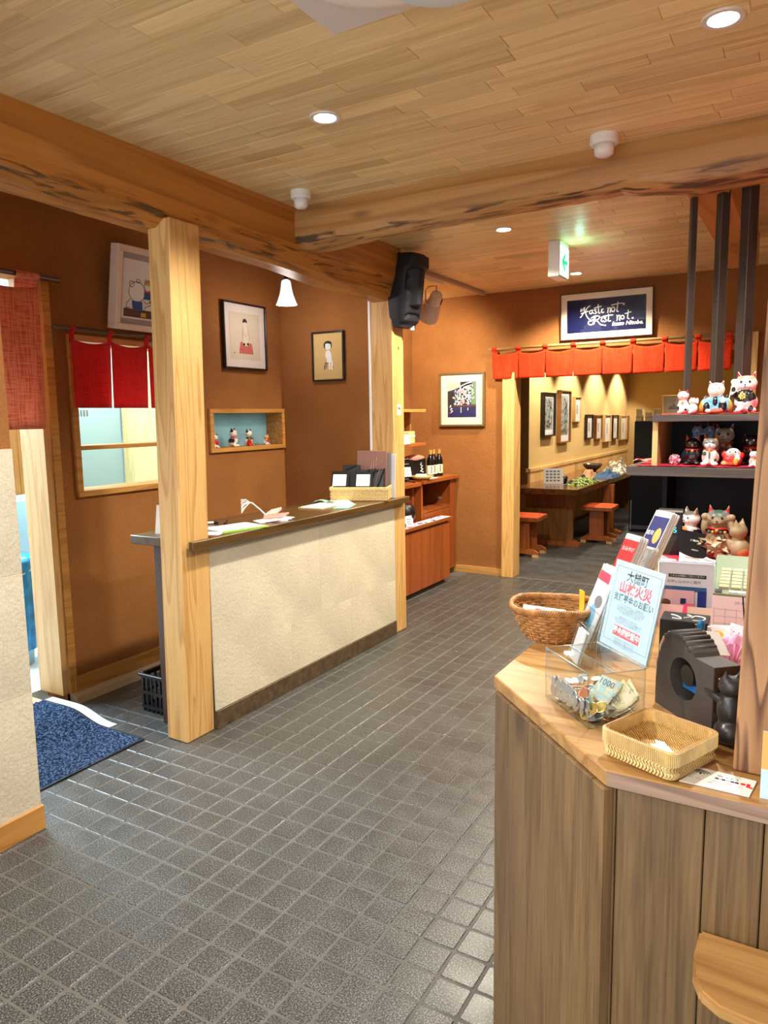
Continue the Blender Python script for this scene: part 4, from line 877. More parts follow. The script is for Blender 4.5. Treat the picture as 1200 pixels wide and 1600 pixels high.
# goods
def price_card(label, x, y, z, w, h, rz, lean=-.25, group='price cards in the recess'):
    t = thing('price_card', label, 'sign', (x, y, z), rz, group, rot=(lean, 0, rz))
    G().box(-w / 2, w / 2, -.002, .002, 0, h).build('card', PAPER, t)
    g = G()
    for k in range(3): g.box(-w * .33, w * (.33 - .1 * (k % 2)), -.0028, -.002, h * (.25 + .2 * k), h * (.25 + .2 * k) + h * .07)
    g.build('print', GREYINK, t); return t
RZ = math.radians(62)
gb = thing('gift_box', 'pale straw box on the small wall shelf', 'box', (-3.17, 5.80, 1.328), .2); G().box(-.05, .06, -.08, .09, 0, .11).build('body', BAMBOOL, gb, bevel=.004); G().box(-.052, .062, -.082, .092, .06, .07).build('band', PAPER, gb)
price_card('white price card in front of the straw box on the wall shelf', -3.10, 5.69, 1.328, .07, .085, RZ)
def bottle(label, x, y, z, k=1):
    t = thing('sauce_bottle', label, 'bottle', (x, y, z), .8, 'sauce bottles')
    G().lathe([(.034, 0), (.036, .01), (.036, .15), (.030, .18), (.016, .205), (.014, .235), (.0001, .235)], 20).build('body', plain('dark_glass', (16, 12, 14), .12), t, smooth=True)
    G().lathe([(.0165, .22), (.0165, .262), (.0001, .262)], 16).build('cap', plain('gold_cap', (206, 166, 84), .35, .4), t); G().lathe([(.0368, .03), (.0368, .115)], 20).build('label', plain('cream_label', (236, 226, 196), .7), t)
    g = G()
    for q in range(4): g.box(.0372, .0378, -.006, .006, .045 + .017 * q, .056 + .017 * q, M=Matrix.Rotation(-1.6, 4, 'Z'))
    g.build('print', INK, t)
bottle('dark sauce bottle nearest the end of the tall brown cabinet', -3.14, 6.42, .99); bottle('dark sauce bottle in the middle of the three', -3.15, 6.32, .99); bottle('dark sauce bottle nearest the black noodle bag', -3.14, 6.23, .99)
nbag = thing('noodle_bag', 'black food bag with a pink top and white brush writing', 'bag', (-3.22, 6.05, .99), RZ)
G().box(-.12, .12, -.03, .03, 0, .19).build('body', BLACK, nbag, bevel=.01); G().ball((0, 0, .19), (.12, .035, .035)).build('top', plain('pink_paper', (226, 150, 130), .6), nbag, smooth=True)
g = G().tube([(.06, -.033, .15), (.05, -.033, .13), (.07, -.033, .12), (.055, -.033, .10), (.075, -.033, .09), (.05, -.033, .07), (.08, -.033, .06)], .006, 6); g.build('brush_mark', PAPER, nbag)
rk = thing('wire_rack', 'black wire rack with a white sign on the shelf cabinet', 'rack', (-3.2, 5.72, .976), RZ)
g = G()
for k in range(5): g.tube([(-.12, .02, .03 + .045 * k), (.12, .02, .03 + .045 * k)], .004, 6)
for x in (-.12, 0, .12): g.tube([(x, .02, .0), (x, .02, .24)], .004, 6); g.tube([(x, .02, .004), (x, -.08, .004)], .004, 6)
g.build('wires', BLACK, rk); G().box(-.11, .11, .03, .1, .0, .22).build('packets', plain('dark_packets', (44, 24, 34), .4, var=.5, vscale=30), rk)
price_card('white price sign on the black wire rack', -3.10, 5.66, 1.04, .13, .085, RZ); price_card('tilted white price card at the shelf cabinet edge', -3.075, 5.50, .976, .085, .075, RZ, -.7)
tr_ = thing('bamboo_plate', 'shallow pale bamboo plate of packets on the tall cabinet edge', 'plate', (-3.10, 5.97, .99))
G().lathe([(.0001, .004), (.06, .004), (.11, .035), (.114, .035), (.065, 0), (.0001, 0)], 28).build('dish', BAMBOO, tr_, smooth=True); G().box(-.06, .05, -.04, .05, .012, .05, M=Matrix.Rotation(.4, 4, 'Z')).build('packets', plain('floral_packet', (226, 206, 190), .5, var=.3, vscale=40), tr_, bevel=.01)
tag(G().box(-.06, .06, -.09, .09, 0, .0015).build('leaflet', PAPER, None, (-3.11, 6.14, .991), (0, 0, .1)), 'white leaflet lying before the sauce bottles', 'leaflet')
fl_ = thing('table_runner', 'white cloth with pink and black blots on the low cabinet', 'cloth', (-2.96, 5.72, .63), 0)
G().sheet(lambda u, v: (-.052 + .104 * u, -.40 + .86 * v, .002 + .004 * abs(noise.noise((u * 4, v * 9, 3)))), 8, 24).build('sheet', plain('white_cloth', (232, 222, 220), .8), fl_, smooth=True)
g = G(); r = random.Random(2)
for k in range(26):
    x, y, q = -.04 + .08 * r.random(), -.38 + .8 * r.random(), .006 + .011 * r.random(); g.prism([(x + q * math.cos(a) * (1 + .3 * math.sin(3 * a)), y + q * math.sin(a)) for a in [2 * PI * i / 10 for i in range(10)]], .005, .0085, r.choice((0, 0, 1, 2)))
stuff(g.build('blots', [plain('rose_blot', (206, 90, 120), .7), INK, plain('lilac_blot', (150, 130, 190), .7)], fl_))
vb = thing('wine_bottle', 'dark bottle with a white band on the low cabinet', 'bottle', (-2.975, 5.36, .63)); G().lathe([(.032, 0), (.034, .14), (.013, .18), (.013, .23), (.0001, .23)], 18).build('body', plain('dark_glass', (16, 12, 14), .12), vb, smooth=True); G().lathe([(.0345, .04), (.0345, .1)], 18).build('label', PAPER, vb)
wb = thing('small_bottle', 'small white bottle with a red cap on the low cabinet', 'bottle', (-2.965, 5.50, .635)); G().lathe([(.018, 0), (.02, .05), (.01, .07), (.0001, .07)], 14).build('body', WHITE, wb, smooth=True); G().cyl(0, 0, .07, .09, .011).build('cap', REDINK, wb)
price_card('white folded card leaning at the front of the low cabinet', -2.93, 5.42, .632, .07, .10, RZ, -.35)
jug = thing('black_jar', 'round black jar in the open shelf cabinet', 'jar', (-3.1, 5.66, .62)); G().lathe([(.05, 0), (.085, .05), (.09, .10), (.07, .16), (.05, .18), (.0001, .18)], 22).build('body', BLACK, jug, smooth=True); G().lathe([(.052, .18), (.052, .2), (.0001, .21)], 18).build('lid', plain('dark_red_lid', (120, 24, 28), .4), jug)
gl = thing('glass_jar', 'small clear jars in the tall cabinet niche', 'jar', (-3.12, 6.38, .705)); G().lathe([(.03, 0), (.032, .07), (.0001, .075)], 16).build('body', ACRYL, gl, smooth=True); G().lathe([(.033, .07), (.033, .085), (.0001, .085)], 16).build('lid', STEEL, gl)
# ------------------------------------------------------------------ dining room furniture
dt = thing('dining_table', 'long dark dining table against the ochre wall beyond the curtain', 'table', (-2.66, 10.5, 0))
G().box(-.37, .40, -2.35, 2.3, .65, .72).build('tabletop', TABLEY, dt, bevel=.006)
G().box(-.34, .24, -1.95, -1.90, .06, .46).build('end_panel', TABLEZ, dt, bevel=.003); G().box(-.34, .25, -1.955, -1.89, .46, .65).build('apron', STOOLW, dt, bevel=.003)
G().prism([(-.36, 0), (.33, 0), (.33, .025), (.25, .06), (-.36, .06)], -1.99, -1.86, M=Matrix(((1, 0, 0, 0), (0, 0, 1, 0), (0, 1, 0, 0), (0, 0, 0, 1)))).build('foot', STOOLW, dt)
G().box(.30, .46, -.83, -.77, .06, .65).build('leg', STOOLW, dt, bevel=.004); G().prism([(.2, 0), (.56, 0), (.56, .025), (.48, .06), (.28, .06), (.2, .025)], -.85, -.75, M=Matrix(((1, 0, 0, 0), (0, 0, 1, 0), (0, 1, 0, 0), (0, 0, 0, 1)))).build('foot', STOOLW, dt)
G().box(-.34, .24, 1.9, 1.95, 0, .65).build('end_panel', TABLEZ, dt)
st2 = thing('side_table', 'dark table corner behind the left doorpost of the dining room', 'table', (-3.45, 8.15, 0))
G().box(-.3, .36, -.25, .25, .66, .70).build('tabletop', WALNUTY, st2, bevel=.003)
for x in (-.26, .30): 
    for y in (-.2, .2): G().box(x, x + .045, y - .02, y + .02, 0, .66).build('leg', SLAT, st2)
G().box(-.26, .3, -.2, -.18, .1, .66).build('apron', BLACKM, st2)
def stool(label, x, y, rz):
    t = thing('wooden_stool', label, 'stool', (x, y, 0), rz, 'trestle stools')
    G().box(-.19, .19, -.20, .20, .40, .445).build('seat', STOOLW, t, bevel=.004)
    G().sheet(lambda u, v: (-.185 + .37 * u, -.195 + .39 * v, .447 + .016 * (1 - (2 * abs(u - .5)) ** 6) * (1 - (2 * abs(v - .5)) ** 6)), 12, 12).build('cushion', ORANGE, t, smooth=True)
    for y_ in (-.14, .14):
        G().box(-.085, .085, y_ - .018, y_ + .018, .085, .40).build('leg', STOOLW, t, bevel=.002)
        G().prism([(-.19, .035), (.19, .035), (.19, .055), (.13, .088), (-.13, .088), (-.19, .055)], y_ - .025, y_ + .025, M=Matrix(((1, 0, 0, 0), (0, 0, 1, 0), (0, 1, 0, 0), (0, 0, 0, 1)))).build('foot', STOOLW, t)
        for x_ in (-.155, .155): G().box(x_ - .032, x_ + .032, y_ - .023, y_ + .023, 0, .034).build('foot_block', SLAT, t)
stool('trestle stool with an orange cushion by the left doorpost', -2.74, 7.82, .03); stool('trestle stool with an orange cushion beside the long dining table', -2.22, 9.02, .03)
mc = thing('menu_card', 'white standing menu card on the long dining table', 'menu', (-2.72, 8.75, .721), .2, rot=(-.2, 0, .35)); G().box(-.12, .12, -.002, .002, 0, .19).build('card', PAPER, mc)
g = G()
for k in range(4):
    for j in range(4): g.box(-.09 + .045 * j, -.06 + .045 * j, -.0028, -.002, .03 + .038 * k, .05 + .038 * k)
g.build('print', GREYINK, mc)
def heap(name, label, cat, loc, w, d, h, mat, seed, rz=0):
    def f(u, v):
        e = (1 - abs(2 * u - 1) ** 3) * (1 - abs(2 * v - 1) ** 3); x, y = (u - .5) * w, (v - .5) * d
        return (x * (1 + .12 * noise.noise((u * 4, v * 4, seed))), y * (1 + .12 * noise.noise((u * 4, v * 4, seed + 5))), h * e * (.75 + .7 * noise.noise((u * 5, v * 5, seed + 9))) + .002)
    return tag(G().sheet(f, 30, 30).build(name, mat, None, loc, (0, 0, rz), smooth=True), label, cat)
def blotch(name, cols, sc):
    k = N(name); tc = k.n('TexCoord').outputs['Object']; nz = k.n('TexNoise', {'Vector': tc, 'Scale': sc, 'Detail': 2}).outputs[0]; k.b.inputs['Roughness'].default_value = .8
    k.l(k.ramp(nz, [(.3 + .4 * i / (len(cols) - 1), lin(c)) for i, c in enumerate(cols)], 'CONSTANT'), k.b.inputs['Base Color']); return k.m
heap('patterned_stand_in', 'crumpled black stand-in heap with lime and white pattern on the dining table', 'bag', (-2.42, 8.95, .72), .30, .70, .085, blotch('leafy_print', [(20, 24, 30), (40, 46, 40), (170, 190, 70), (36, 38, 44), (236, 236, 230)], 16), 1)  # these four heaps stand in for the smeared remains of a figure
heap('blue_stand_in', 'crumpled blue stand-in heap in the middle of the dining table', 'stand-in', (-2.36, 9.95, .72), .28, .6, .09, plain('smear_blue', (56, 88, 122), .8), 3)
heap('striped_stand_in', 'striped stand-in heap behind the blue one on the table', 'cloth', (-2.45, 10.9, .72), .32, .7, .17, blotch('beige_stripes', [(190, 170, 140), (110, 100, 80), (222, 214, 196), (96, 130, 150)], 9), 7)
heap('tan_stand_in', 'tan stand-in heap beside the patterned one on the table', 'scarf', (-2.55, 9.75, .72), .16, .5, .11, plain('smear_tan', (206, 142, 104), .8), 5)
bw = thing('serving_bowl', 'dark brown bowl near the wall end of the dining table', 'bowl', (-2.8, 10.9, .72)); G().lathe([(.05, 0), (.13, .07), (.14, .11), (.128, .11), (.11, .06), (.0001, .02)], 24).build('body', plain('dark_bowl', (62, 48, 40), .3), bw, smooth=True)
cp = thing('tea_cup', 'small black cup behind the patterned heap on the table', 'cup', (-2.62, 8.85, .72)); G().lathe([(.035, 0), (.05, .09), (.046, .09), (.03, .01), (.0001, .01)], 18).build('body', BLACK, cp, smooth=True)
kb = thing('black_cabinet', 'tall black cabinet at the right of the dining room', 'cabinet', (-1.6, 10.15, 0))
G().box(-.46, .8, -.2, .3, 0, .80).build('lower_body', NAVY, kb, bevel=.004); G().box(-.42, .1, -.2, .3, .80, 1.46).build('upper_body', BLACKM, kb, bevel=.004); G().box(-.46, .8, -.21, -.2, .04, .09).build('plinth_strip', plain('grey_strip', (64, 66, 76), .4), kb); G().box(-.44, -.43, -.212, -.2, .02, .42).build('edge_strip', STEEL, kb)
for i, x in enumerate((-1.97, -1.86, -1.76)):
    t = thing('paper_packet', ('cream packet at the left on top of the black cabinet', 'cream packet in the middle on top of the black cabinet', 'cream packet at the right on top of the black cabinet')[i], 'packet', (x, 10.02, 1.46), .1 * i, 'packets on the black cabinet'); G().box(-.04, .04, -.05, .05, 0, .16 - .04 * (i == 1)).build('body', plain('cream_packet', (226, 208, 168), .6), t, bevel=.004); G().box(-.041, .041, -.052, -.05, .05, .055).build('tie', INK, t)
def art_castle(t, w, h, y, zc):
    A = Art(t, w, h, y, zc, [SHEETW, PGREY, PBLUE]); A.rect(0, 1, 0, 1, 0).poly([(.1, .2), (.2, .5), (.3, .45), (.4, .7), (.55, .45), (.8, .5), (.9, .2)], 1).line([(.1, .2), (.9, .22)], .006, 2); A.done()
picture('framed_picture', 'pale framed grey roof drawing behind the white cat pair', (-1.62, 10.6, 1.46 + .06), 0, .36, .28, .02, .03, plain('frame_pale_wood', (200, 164, 110), .5), .045, MOUNTC, art_castle)
cst = thing('wall_ledge', 'slim ledge carrying the pale framed roof drawing', 'shelf', (-1.6, 10.62, 1.49)); G().box(-.3, .5, -.06, .12, 0, .03).build('board', SLAT, cst); G().box(.3, .34, -.02, .1, -1.49, 0).build('leg', SLAT, cst); G().box(-.25, -.21, .06, .1, -1.49, 0).build('leg', SLAT, cst)

# ------------------------------------------------------------------ register counter at the right
rc = thing('register_counter', 'smoked timber register counter with a cut-off corner at the right', 'counter', (-.26, 1.145, 0))
o = lambda x, y: (x + .26, y - 1.145)
G().prism([o(*p) for p in ((-.585, 1.467), (-.263, 1.145), (1.4, 1.145), (1.4, 1.8), (.35, 1.8), (.35, 3.78), (-.585, 3.78))], .972, 1.0).build('countertop', OAKX, rc, bevel=.0025)
G().box(.0, 1.66, -.0015, .001, .9735, .9975).build('front_edge', GREYEDGE, rc)
G().prism([o(*p) for p in ((-.545, 1.48), (-.24, 1.182), (1.39, 1.182), (1.39, 1.78), (.33, 1.78), (.33, 3.76), (-.545, 3.76))], 0, .972).build('core', BLACKM, rc)
def board(p, q, label=None):
    v = Vector((q[0] - p[0], q[1] - p[1], 0)); L = v.length
    return G().box(-L / 2 + .0008, L / 2 - .0008, -.012, .008, -.4855, .4855).build('front_board', GREYWOOD, rc, (*o((p[0] + q[0]) / 2, (p[1] + q[1]) / 2), .4857), (0, 0, math.atan2(v.y, v.x)), bevel=.0018)
cx = [-.567, -.515, -.449, -.346, -.281, -.2535]; cx = [(x, .887 - x + .002) for x in cx]
for p, q in zip(cx, cx[1:]): board(p, q)
fx = [-.2535, -.245, -.112, -.031, .058, .15, .25, .36]
for p, q in zip(fx, fx[1:]): board((p, 1.162), (q, 1.162))
for k in range(8): board((-.566, 1.457 + .14 * (k + 1)), (-.566, 1.457 + .14 * k))
fs = thing('fold_shelf', 'rounded oak fold-down shelf on the front of the register counter', 'shelf', (.05, 1.15, .75))
FSP = [(-.112, 1.150), (-.113, 1.09), (-.109, 1.05), (-.096, 1.018), (-.07, 1.0), (-.03, .995), (.22, .995), (.22, 1.150)]
G().prism([(x - .05, y - 1.15) for x, y in FSP], 0, .02).build('top', OAKX, fs, bevel=.004, seg=2); G().box(.0, .03, -.11, -.0, -.09, 0).build('bracket', STEEL, fs)

# display shelves for the figurines
ds = thing('display_shelf', 'black two-tier display shelf of figurines at the right', 'shelf', (-.3, 3.5, 1.0))
G().box(-.30, .6, -.2, .25, .535, .563).build('shelf_board', SHELFW, ds, bevel=.002); G().box(-.40, .6, -.2, .25, .302, .343).build('shelf_board', SHELFW, ds, bevel=.002)
G().box(-.30, -.278, -.17, .23, .343, .535).build('side_board', SLAT, ds); G().box(-.278, .6, .2, .22, .343, .535).build('back_panel', NAVY, ds); G().box(-.26, .6, .24, .26, 0, .302).build('lower_back_panel', NAVY, ds); G().box(-.28, -.26, .0, .26, 0, .302).build('lower_side_panel', NAVY, ds); G().box(.56, .6, -.15, .2, 0, .535).build('side_board', NAVY, ds)
def felt(label, x0, x1, y0, y1, z, mat=None, drop=0):
    def f(u, v):
        x, y = x0 + (x1 - x0) * u, y0 + (y1 - y0) * v; q = .004 + .0035 * noise.noise((x * 30, y * 14, z))
        return (x, y, z + max(.0012, q))
    return tag(G().sheet(f, 60, 12).build('felt_cloth', mat or CRIMSON, None, smooth=True), label, 'cloth')
felt('crimson cloth on the top tier of the figurine shelf', -.598, .25, 3.302, 3.72, 1.563); felt('crimson cloth on the second tier of the figurine shelf', -.66, .25, 3.302, 3.69, 1.343); felt('crimson cloth under the figurines at counter level', -.50, .25, 2.95, 3.48, 1.0)
op = thing('paper_ornament', 'crumpled pink paper ornament at the left end of the second tier', 'ornament', (-.64, 3.42, 1.348)); G().sheet(lambda u, v: (-.05 + .1 * u, -.04 + .08 * v, .012 + .022 * abs(noise.noise((u * 5, v * 5, 4)))), 7, 7).build('paper', plain('coral_paper', (226, 130, 116), .7), op)
# ------------------------------------------------------------------ figurines
def ico(bm, c, r, rot=None):
    m = Matrix.Translation(c) @ (rot.to_4x4() if rot else Matrix.Identity(4)) @ Matrix.Diagonal((*r, 1)); bmesh.ops.create_icosphere(bm, subdivisions=3, radius=1, matrix=m)
def body_mesh(name, blobs, mats, paint=(), vox=.028, k=1.0):
    """soft union of blobs as one continuous skin; every face takes the colour of the patch it lies in"""
    bm = bmesh.new()
    for b in blobs:
        if b[0] == 'e': ico(bm, b[1], b[2])
        elif b[0] == 'r': ico(bm, b[1], b[2], Euler(b[4]).to_matrix())
        else:
            a, t = Vector(b[1]), Vector(b[2]); d = t - a; m = Matrix.Translation((a + t) / 2) @ d.to_track_quat('Z', 'Y').to_matrix().to_4x4() @ Matrix.Diagonal((1, .55, 1, 1))
            bmesh.ops.create_cone(bm, cap_ends=True, segments=20, radius1=b[4], radius2=b[4] * .12, depth=d.length, matrix=m)
    me = bpy.data.meshes.new(name); bm.to_mesh(me); bm.free(); ob = bpy.data.objects.new(name, me); COL.objects.link(ob)
    r = ob.modifiers.new('r', 'REMESH'); r.mode = 'VOXEL'; r.voxel_size = vox
    s = ob.modifiers.new('s', 'SMOOTH'); s.iterations = 4; s.factor = .5
    dg = bpy.context.evaluated_depsgraph_get(); dg.update(); m2 = bpy.data.meshes.new_from_object(ob.evaluated_get(dg)); bpy.data.objects.remove(ob); bpy.data.meshes.remove(me)
    m2.name = name; m2.materials.clear()
    for q in mats: m2.materials.append(q)
    def dist(b, p):
        if b[0] == 'c':
            a, t = Vector(b[1]), Vector(b[2]); d = t - a; u = max(0, min(1, (p - a).dot(d) / d.length_squared)); return (p - a - d * u).length / (b[4] * (1.05 - .9 * u)) 
        q = p - Vector(b[1])
        if b[0] == 'r': q = Euler(b[4]).to_matrix().transposed() @ q
        return math.sqrt(sum((q[i] / b[2][i]) ** 2 for i in range(3)))
    for f in m2.polygons:
        c = f.center; best = min(blobs, key=lambda b: dist(b, c)); f.material_index = best[3]; f.use_smooth = True
        for pc, pr, pm in paint:
            if sum(((c[i] - pc[i]) / pr[i]) ** 2 for i in range(3)) < 1: f.material_index = pm
    if k != 1: m2.transform(Matrix.Scale(k, 4))
    return m2
CR = plain('glazed_cream', (238, 226, 208), .3, coat=.3); GW = plain('glazed_white', (240, 232, 226), .3, coat=.3); GP = plain('glazed_pink', (236, 200, 200), .3, coat=.3); GB = plain('glazed_black', (26, 22, 24), .25, coat=.4); GR = plain('glazed_red', (206, 36, 32), .3, coat=.3); GGY = plain('glazed_grey', (120, 112, 108), .35, coat=.2); GBG = plain('glazed_grey_beige', (150, 136, 112), .35, coat=.2); GG = plain('glazed_gold', (206, 166, 74), .3, .3); GBL = plain('glazed_blue', (110, 176, 208), .35); GO = plain('glazed_orange', (226, 168, 112), .35); GSL = plain('glazed_slate', (122, 140, 164), .35); GMR = plain('glazed_maroon', (92, 22, 30), .35); GY = plain('glazed_yellow', (222, 206, 96), .35); GTB = plain('old_straw_glaze', (166, 142, 106), .5); GGN = plain('glazed_green', (70, 96, 74), .4)
HEAD = ((0, -.04, .71), (.25, .205, .20))
def surf(x, z, h=HEAD):
    c, r = h; q = 1 - ((x - c[0]) / r[0]) ** 2 - ((z - c[2]) / r[2]) ** 2
    return c[1] - r[1] * math.sqrt(max(.02, q))
def face_parts(t, k, eye=INK, nose=INK, h=HEAD, ear=GR, gap=.095, er=.026, ears=True, mouth=True, whisk=False, ez=.04, earp=None):
    c = h[0]; S3 = Matrix.Scale(k, 4); g = G()
    for s in (-1, 1):
        x, z = c[0] + s * gap, c[2] + ez; g.ball((x, surf(x, z, h) - .002, z), (er, .012, er * 1.05), 0, 10, 7, M=S3)
    g.ball((c[0], surf(c[0], c[2] - .03, h) - .03, c[2] - .03), (.022, .014, .016), 1, 8, 6, M=S3)
    if mouth:
        for s in (-1, 1): g.tube([(c[0] + s * q * .06, surf(c[0] + s * q * .06, c[2] - .075 - .02 * math.sin(q * PI), h) - .028 + .02 * q, c[2] - .07 - .022 * math.sin(q * PI)) for q in (0, .25, .5, .75, 1)], .006, 5, 1, M=S3)
    if whisk:
        for s in (-1, 1):
            for q in (-.015, .02): g.tube([(c[0] + s * .13, surf(.13, c[2] - .04, h) - .004, c[2] - .05 + q), (c[0] + s * .2, surf(.2, c[2] - .04, h) - .004, c[2] - .045 + q * 1.6)], .004, 4, 1, M=S3)
    g.build('painted_face', [eye, nose], t, smooth=True)
    if ears:
        for s in (-1, 1):
            e0, e1 = earp or ((.155, -.04, .86), (.19, -.04, 1.0)); g = G()
            w = .05; y = e0[1] - .05
            g.add([(s * e0[0] - w, y, e0[2]), (s * e0[0] + w, y, e0[2] - .01 * s), (s * e1[0], y + .02, e1[2] - .02), (s * (e0[0] + .01), y - .012, e0[2] + .04)], [(0, 1, 3), (1, 2, 3), (2, 0, 3)], M=S3)
            g.build('inner_ear', ear, t)
def collar(t, k, mat=GR, z=.53, r=(.205, .185), bell=GG, y=-.03, bz=-.055):
    S3 = Matrix.Scale(k, 4); G().tube([(r[0] * math.cos(a * PI / 12), y + r[1] * math.sin(a * PI / 12), z + .02 * math.sin(a * PI / 12)) for a in range(24)], .021, 8, 0, True, M=S3).build('collar', mat, t, smooth=True)
    if bell: G().ball((0, y - r[1] - .03, z + bz), (.042, .04, .042), M=S3).build('bell', bell, t, smooth=True)
def neko(label, x, y, z, H, rz, mats, paint=(), up=0, both=False, group='lucky cat figurines', blobs=None, col=True, name='cat_figurine', **f):
    """mats: 0 body 1 head 2 ear 3 paw, then patch colours"""
    t = thing(name, label, 'figurine', (x, y, z), rz, group)
    b = blobs or [('e', (0, .02, .26), (.27, .22, .265), 0), ('e', (0, -.04, .42), (.19, .165, .2), 0), ('e', *HEAD, 1), ('e', (0, -.2, .655), (.11, .06, .065), 1), ('c', (-.155, -.03, .84), (-.195, -.03, 1.03), 2, .095), ('c', (.155, -.03, .84), (.195, -.03, 1.03), 2, .095), ('e', (-.16, -.2, .065), (.11, .12, .07), 3), ('e', (.16, -.2, .065), (.11, .12, .07), 3)]
    if not blobs:
        for s in (-1, 1):
            if s == up or both: b += [('e', (s * .27, -.1, .55), (.075, .085, .2), 3), ('e', (s * .265, -.12, .76), (.08, .075, .08), 3)]
            else: b += [('r', (s * .16, -.17, .36), (.075, .075, .16), 3, (.3, 0, -s * .15))]
    inst('body', body_mesh('body', b, mats, paint, .024, H), t)
    face_parts(t, H, **f)
    if col: collar(t, H)
    return t
def petals(t, k, c, n, r, mats, name='bib_pattern', h=None):
    S3 = Matrix.Scale(k, 4); g = G()
    for i in range(n):
        a = 2 * PI * i / n; g.ball((c[0] + r * .6 * math.cos(a), c[1] + .02 * abs(math.cos(a)), c[2] + r * .6 * math.sin(a)), (r * .07 + abs(math.cos(a)) * r * .34, .012, r * .07 + abs(math.sin(a)) * r * .34), 0, 8, 6, M=S3)
    g.ball((c[0], c[1] - .012, c[2]), (r * .25, .014, r * .25), 1, 8, 6, M=S3); g.build(name, mats, t, smooth=True)
ZT, ZS = 1.568, 1.348
# top tier
pr_ = thing('cat_figurine', 'pair of small white lucky cats joined together, on the top tier', 'figurine', (-.478, 3.40, ZT), -.1, 'lucky cat figurines')
big = [('e', (-.12, .04, .26), (.25, .21, .27), 0), ('e', (-.12, 0, .44), (.18, .16, .18), 0), ('e', (-.12, 0, .74), (.23, .19, .18), 0), ('c', (-.26, 0, .86), (-.30, 0, 1.02), 3, .085), ('c', (.02, 0, .86), (.06, 0, 1.02), 3, .085), ('e', (.28, -.05, .20), (.19, .17, .21), 0), ('e', (.28, -.08, .50), (.165, .14, .14), 0), ('c', (.19, -.08, .58), (.165, -.08, .70), 3, .06), ('c', (.37, -.08, .58), (.40, -.08, .70), 3, .06), ('e', (.46, -.1, .5), (.05, .05, .14), 0), ('e', (-.2, -.17, .06), (.1, .1, .06), 0), ('e', (.2, -.2, .05), (.08, .08, .05), 0)]
inst('body', body_mesh('body', big, [GW, GP, GB, GR], [((.05, -.2, .14), (.1, .12, .1), 2), ((-.33, -.1, .22), (.1, .15, .1), 2)], .024, .105), pr_)
face_parts(pr_, .105, h=((-.12, 0, .74), (.23, .19, .18)), ears=False, gap=.085, er=.02); face_parts(pr_, .105, h=((.28, -.08, .50), (.165, .14, .14)), ears=False, gap=.06, er=.016, mouth=False)
g = G(); g.tube([(-.12 + .19 * math.cos(a * PI / 10), .0 + .17 * math.sin(a * PI / 10), .575) for a in range(20)], .016, 6, 0, True, M=Matrix.Scale(.105, 4)).build('collar', GR, pr_); G().ball((-.1, -.2, .46), (.05, .04, .07), M=Matrix.Scale(.105, 4)).build('coin', GG, pr_, smooth=True)
dg_ = thing('dog_figurine', 'white pig-nosed dog figurine in a pale blue coat, kneeling, on the top tier', 'figurine', (-.36, 3.40, ZT), -.05)
bl = [('e', (0, .03, .22), (.36, .22, .24), 0), ('e', (0, 0, .38), (.27, .19, .2), 0), ('e', (0, -.06, .72), (.25, .2, .23), 1), ('c', (-.17, -.05, .88), (-.21, -.05, 1.03), 1, .09), ('c', (.17, -.05, .88), (.21, -.05, 1.03), 1, .09), ('r', (-.34, -.02, .25), (.14, .17, .24), 0, (0, .35, 0)), ('r', (.34, -.02, .25), (.14, .17, .24), 0, (0, -.35, 0)), ('e', (-.18, -.26, .07), (.09, .09, .06), 1), ('e', (.05, -.25, .07), (.2, .12, .08), 5), ('e', (.22, -.2, .38), (.07, .06, .09), 1), ('e', (.22, -.16, .22), (.12, .1, .17), 4), ('e', (-.25, -.15, .17), (.1, .1, .17), 4), ('e', (0, -.12, .36), (.09, .11, .17), 4), ('e', (0, -.25, .65), (.09, .06, .075), 1)]
inst('body', body_mesh('body', bl, [GBL, CR, GR, GW, GB, plain('glazed_terracotta', (186, 100, 72), .4), GG], [((-.44, -.1, .18), (.1, .3, .26), 6), ((.46, -.1, .18), (.1, .3, .3), 6)], .024, .135), dg_)
face_parts(dg_, .135, h=((0, -.06, .72), (.25, .2, .23)), eye=GGY, nose=plain('pink_nose', (214, 150, 140), .4), gap=.1, er=.018, earp=((.17, -.06, .89), (.21, -.06, 1.0)), ez=.05)
g = G()
for s in (-1, 1): g.ball((s * .04, -.305, .665), (.014, .01, .018), 0, 8, 6, M=Matrix.Scale(.135, 4))
g.build('nostrils', GGY, dg_); G().tube([(.36, -.08, .35), (.41, -.08, .62), (.44, -.08, .82)], .014, 6, M=Matrix.Scale(.135, 4)).build('fan_handle', PAPER, dg_)
g = G(); r = random.Random(1)
for k in range(46):
    x = r.choice((-1, 1)) * (.13 + .2 * r.random()); z = .26 + .3 * r.random(); g.ball((x, -.205 + .25 * abs(x) ** 1.2 - .0, z), (.012, .012, .012), 0, 6, 4, M=Matrix.Scale(.135, 4))
stuff(g.build('coat_dots', GW, dg_))
tc1 = neko('tall white lucky cat with a pink spotted body and black bib, raised paw', -.247, 3.40, ZT, .168, -.05, [GP, GW, GW, GW, GB, GO], [((-.25, -.2, .12), (.09, .2, .085), 4), ((.14, -.22, .10), (.07, .2, .08), 4), ((-.14, -.2, .855), (.1, .12, .045), 5), ((.14, -.2, .855), (.1, .12, .045), 5), ((-.27, -.2, .57), (.05, .12, .065), 4), ((.0, -.15, .41), (.29, .25, .15), 4), ((-.27, -.12, .40), (.14, .2, .05), 4)], up=-1, col=False, ear=GR, er=.03)
petals(tc1, .168, (-.06, -.225, .41), 9, .10, [GY, GP]); petals(tc1, .168, (.14, -.20, .41), 9, .085, [GY, GP], 'bib_pattern')
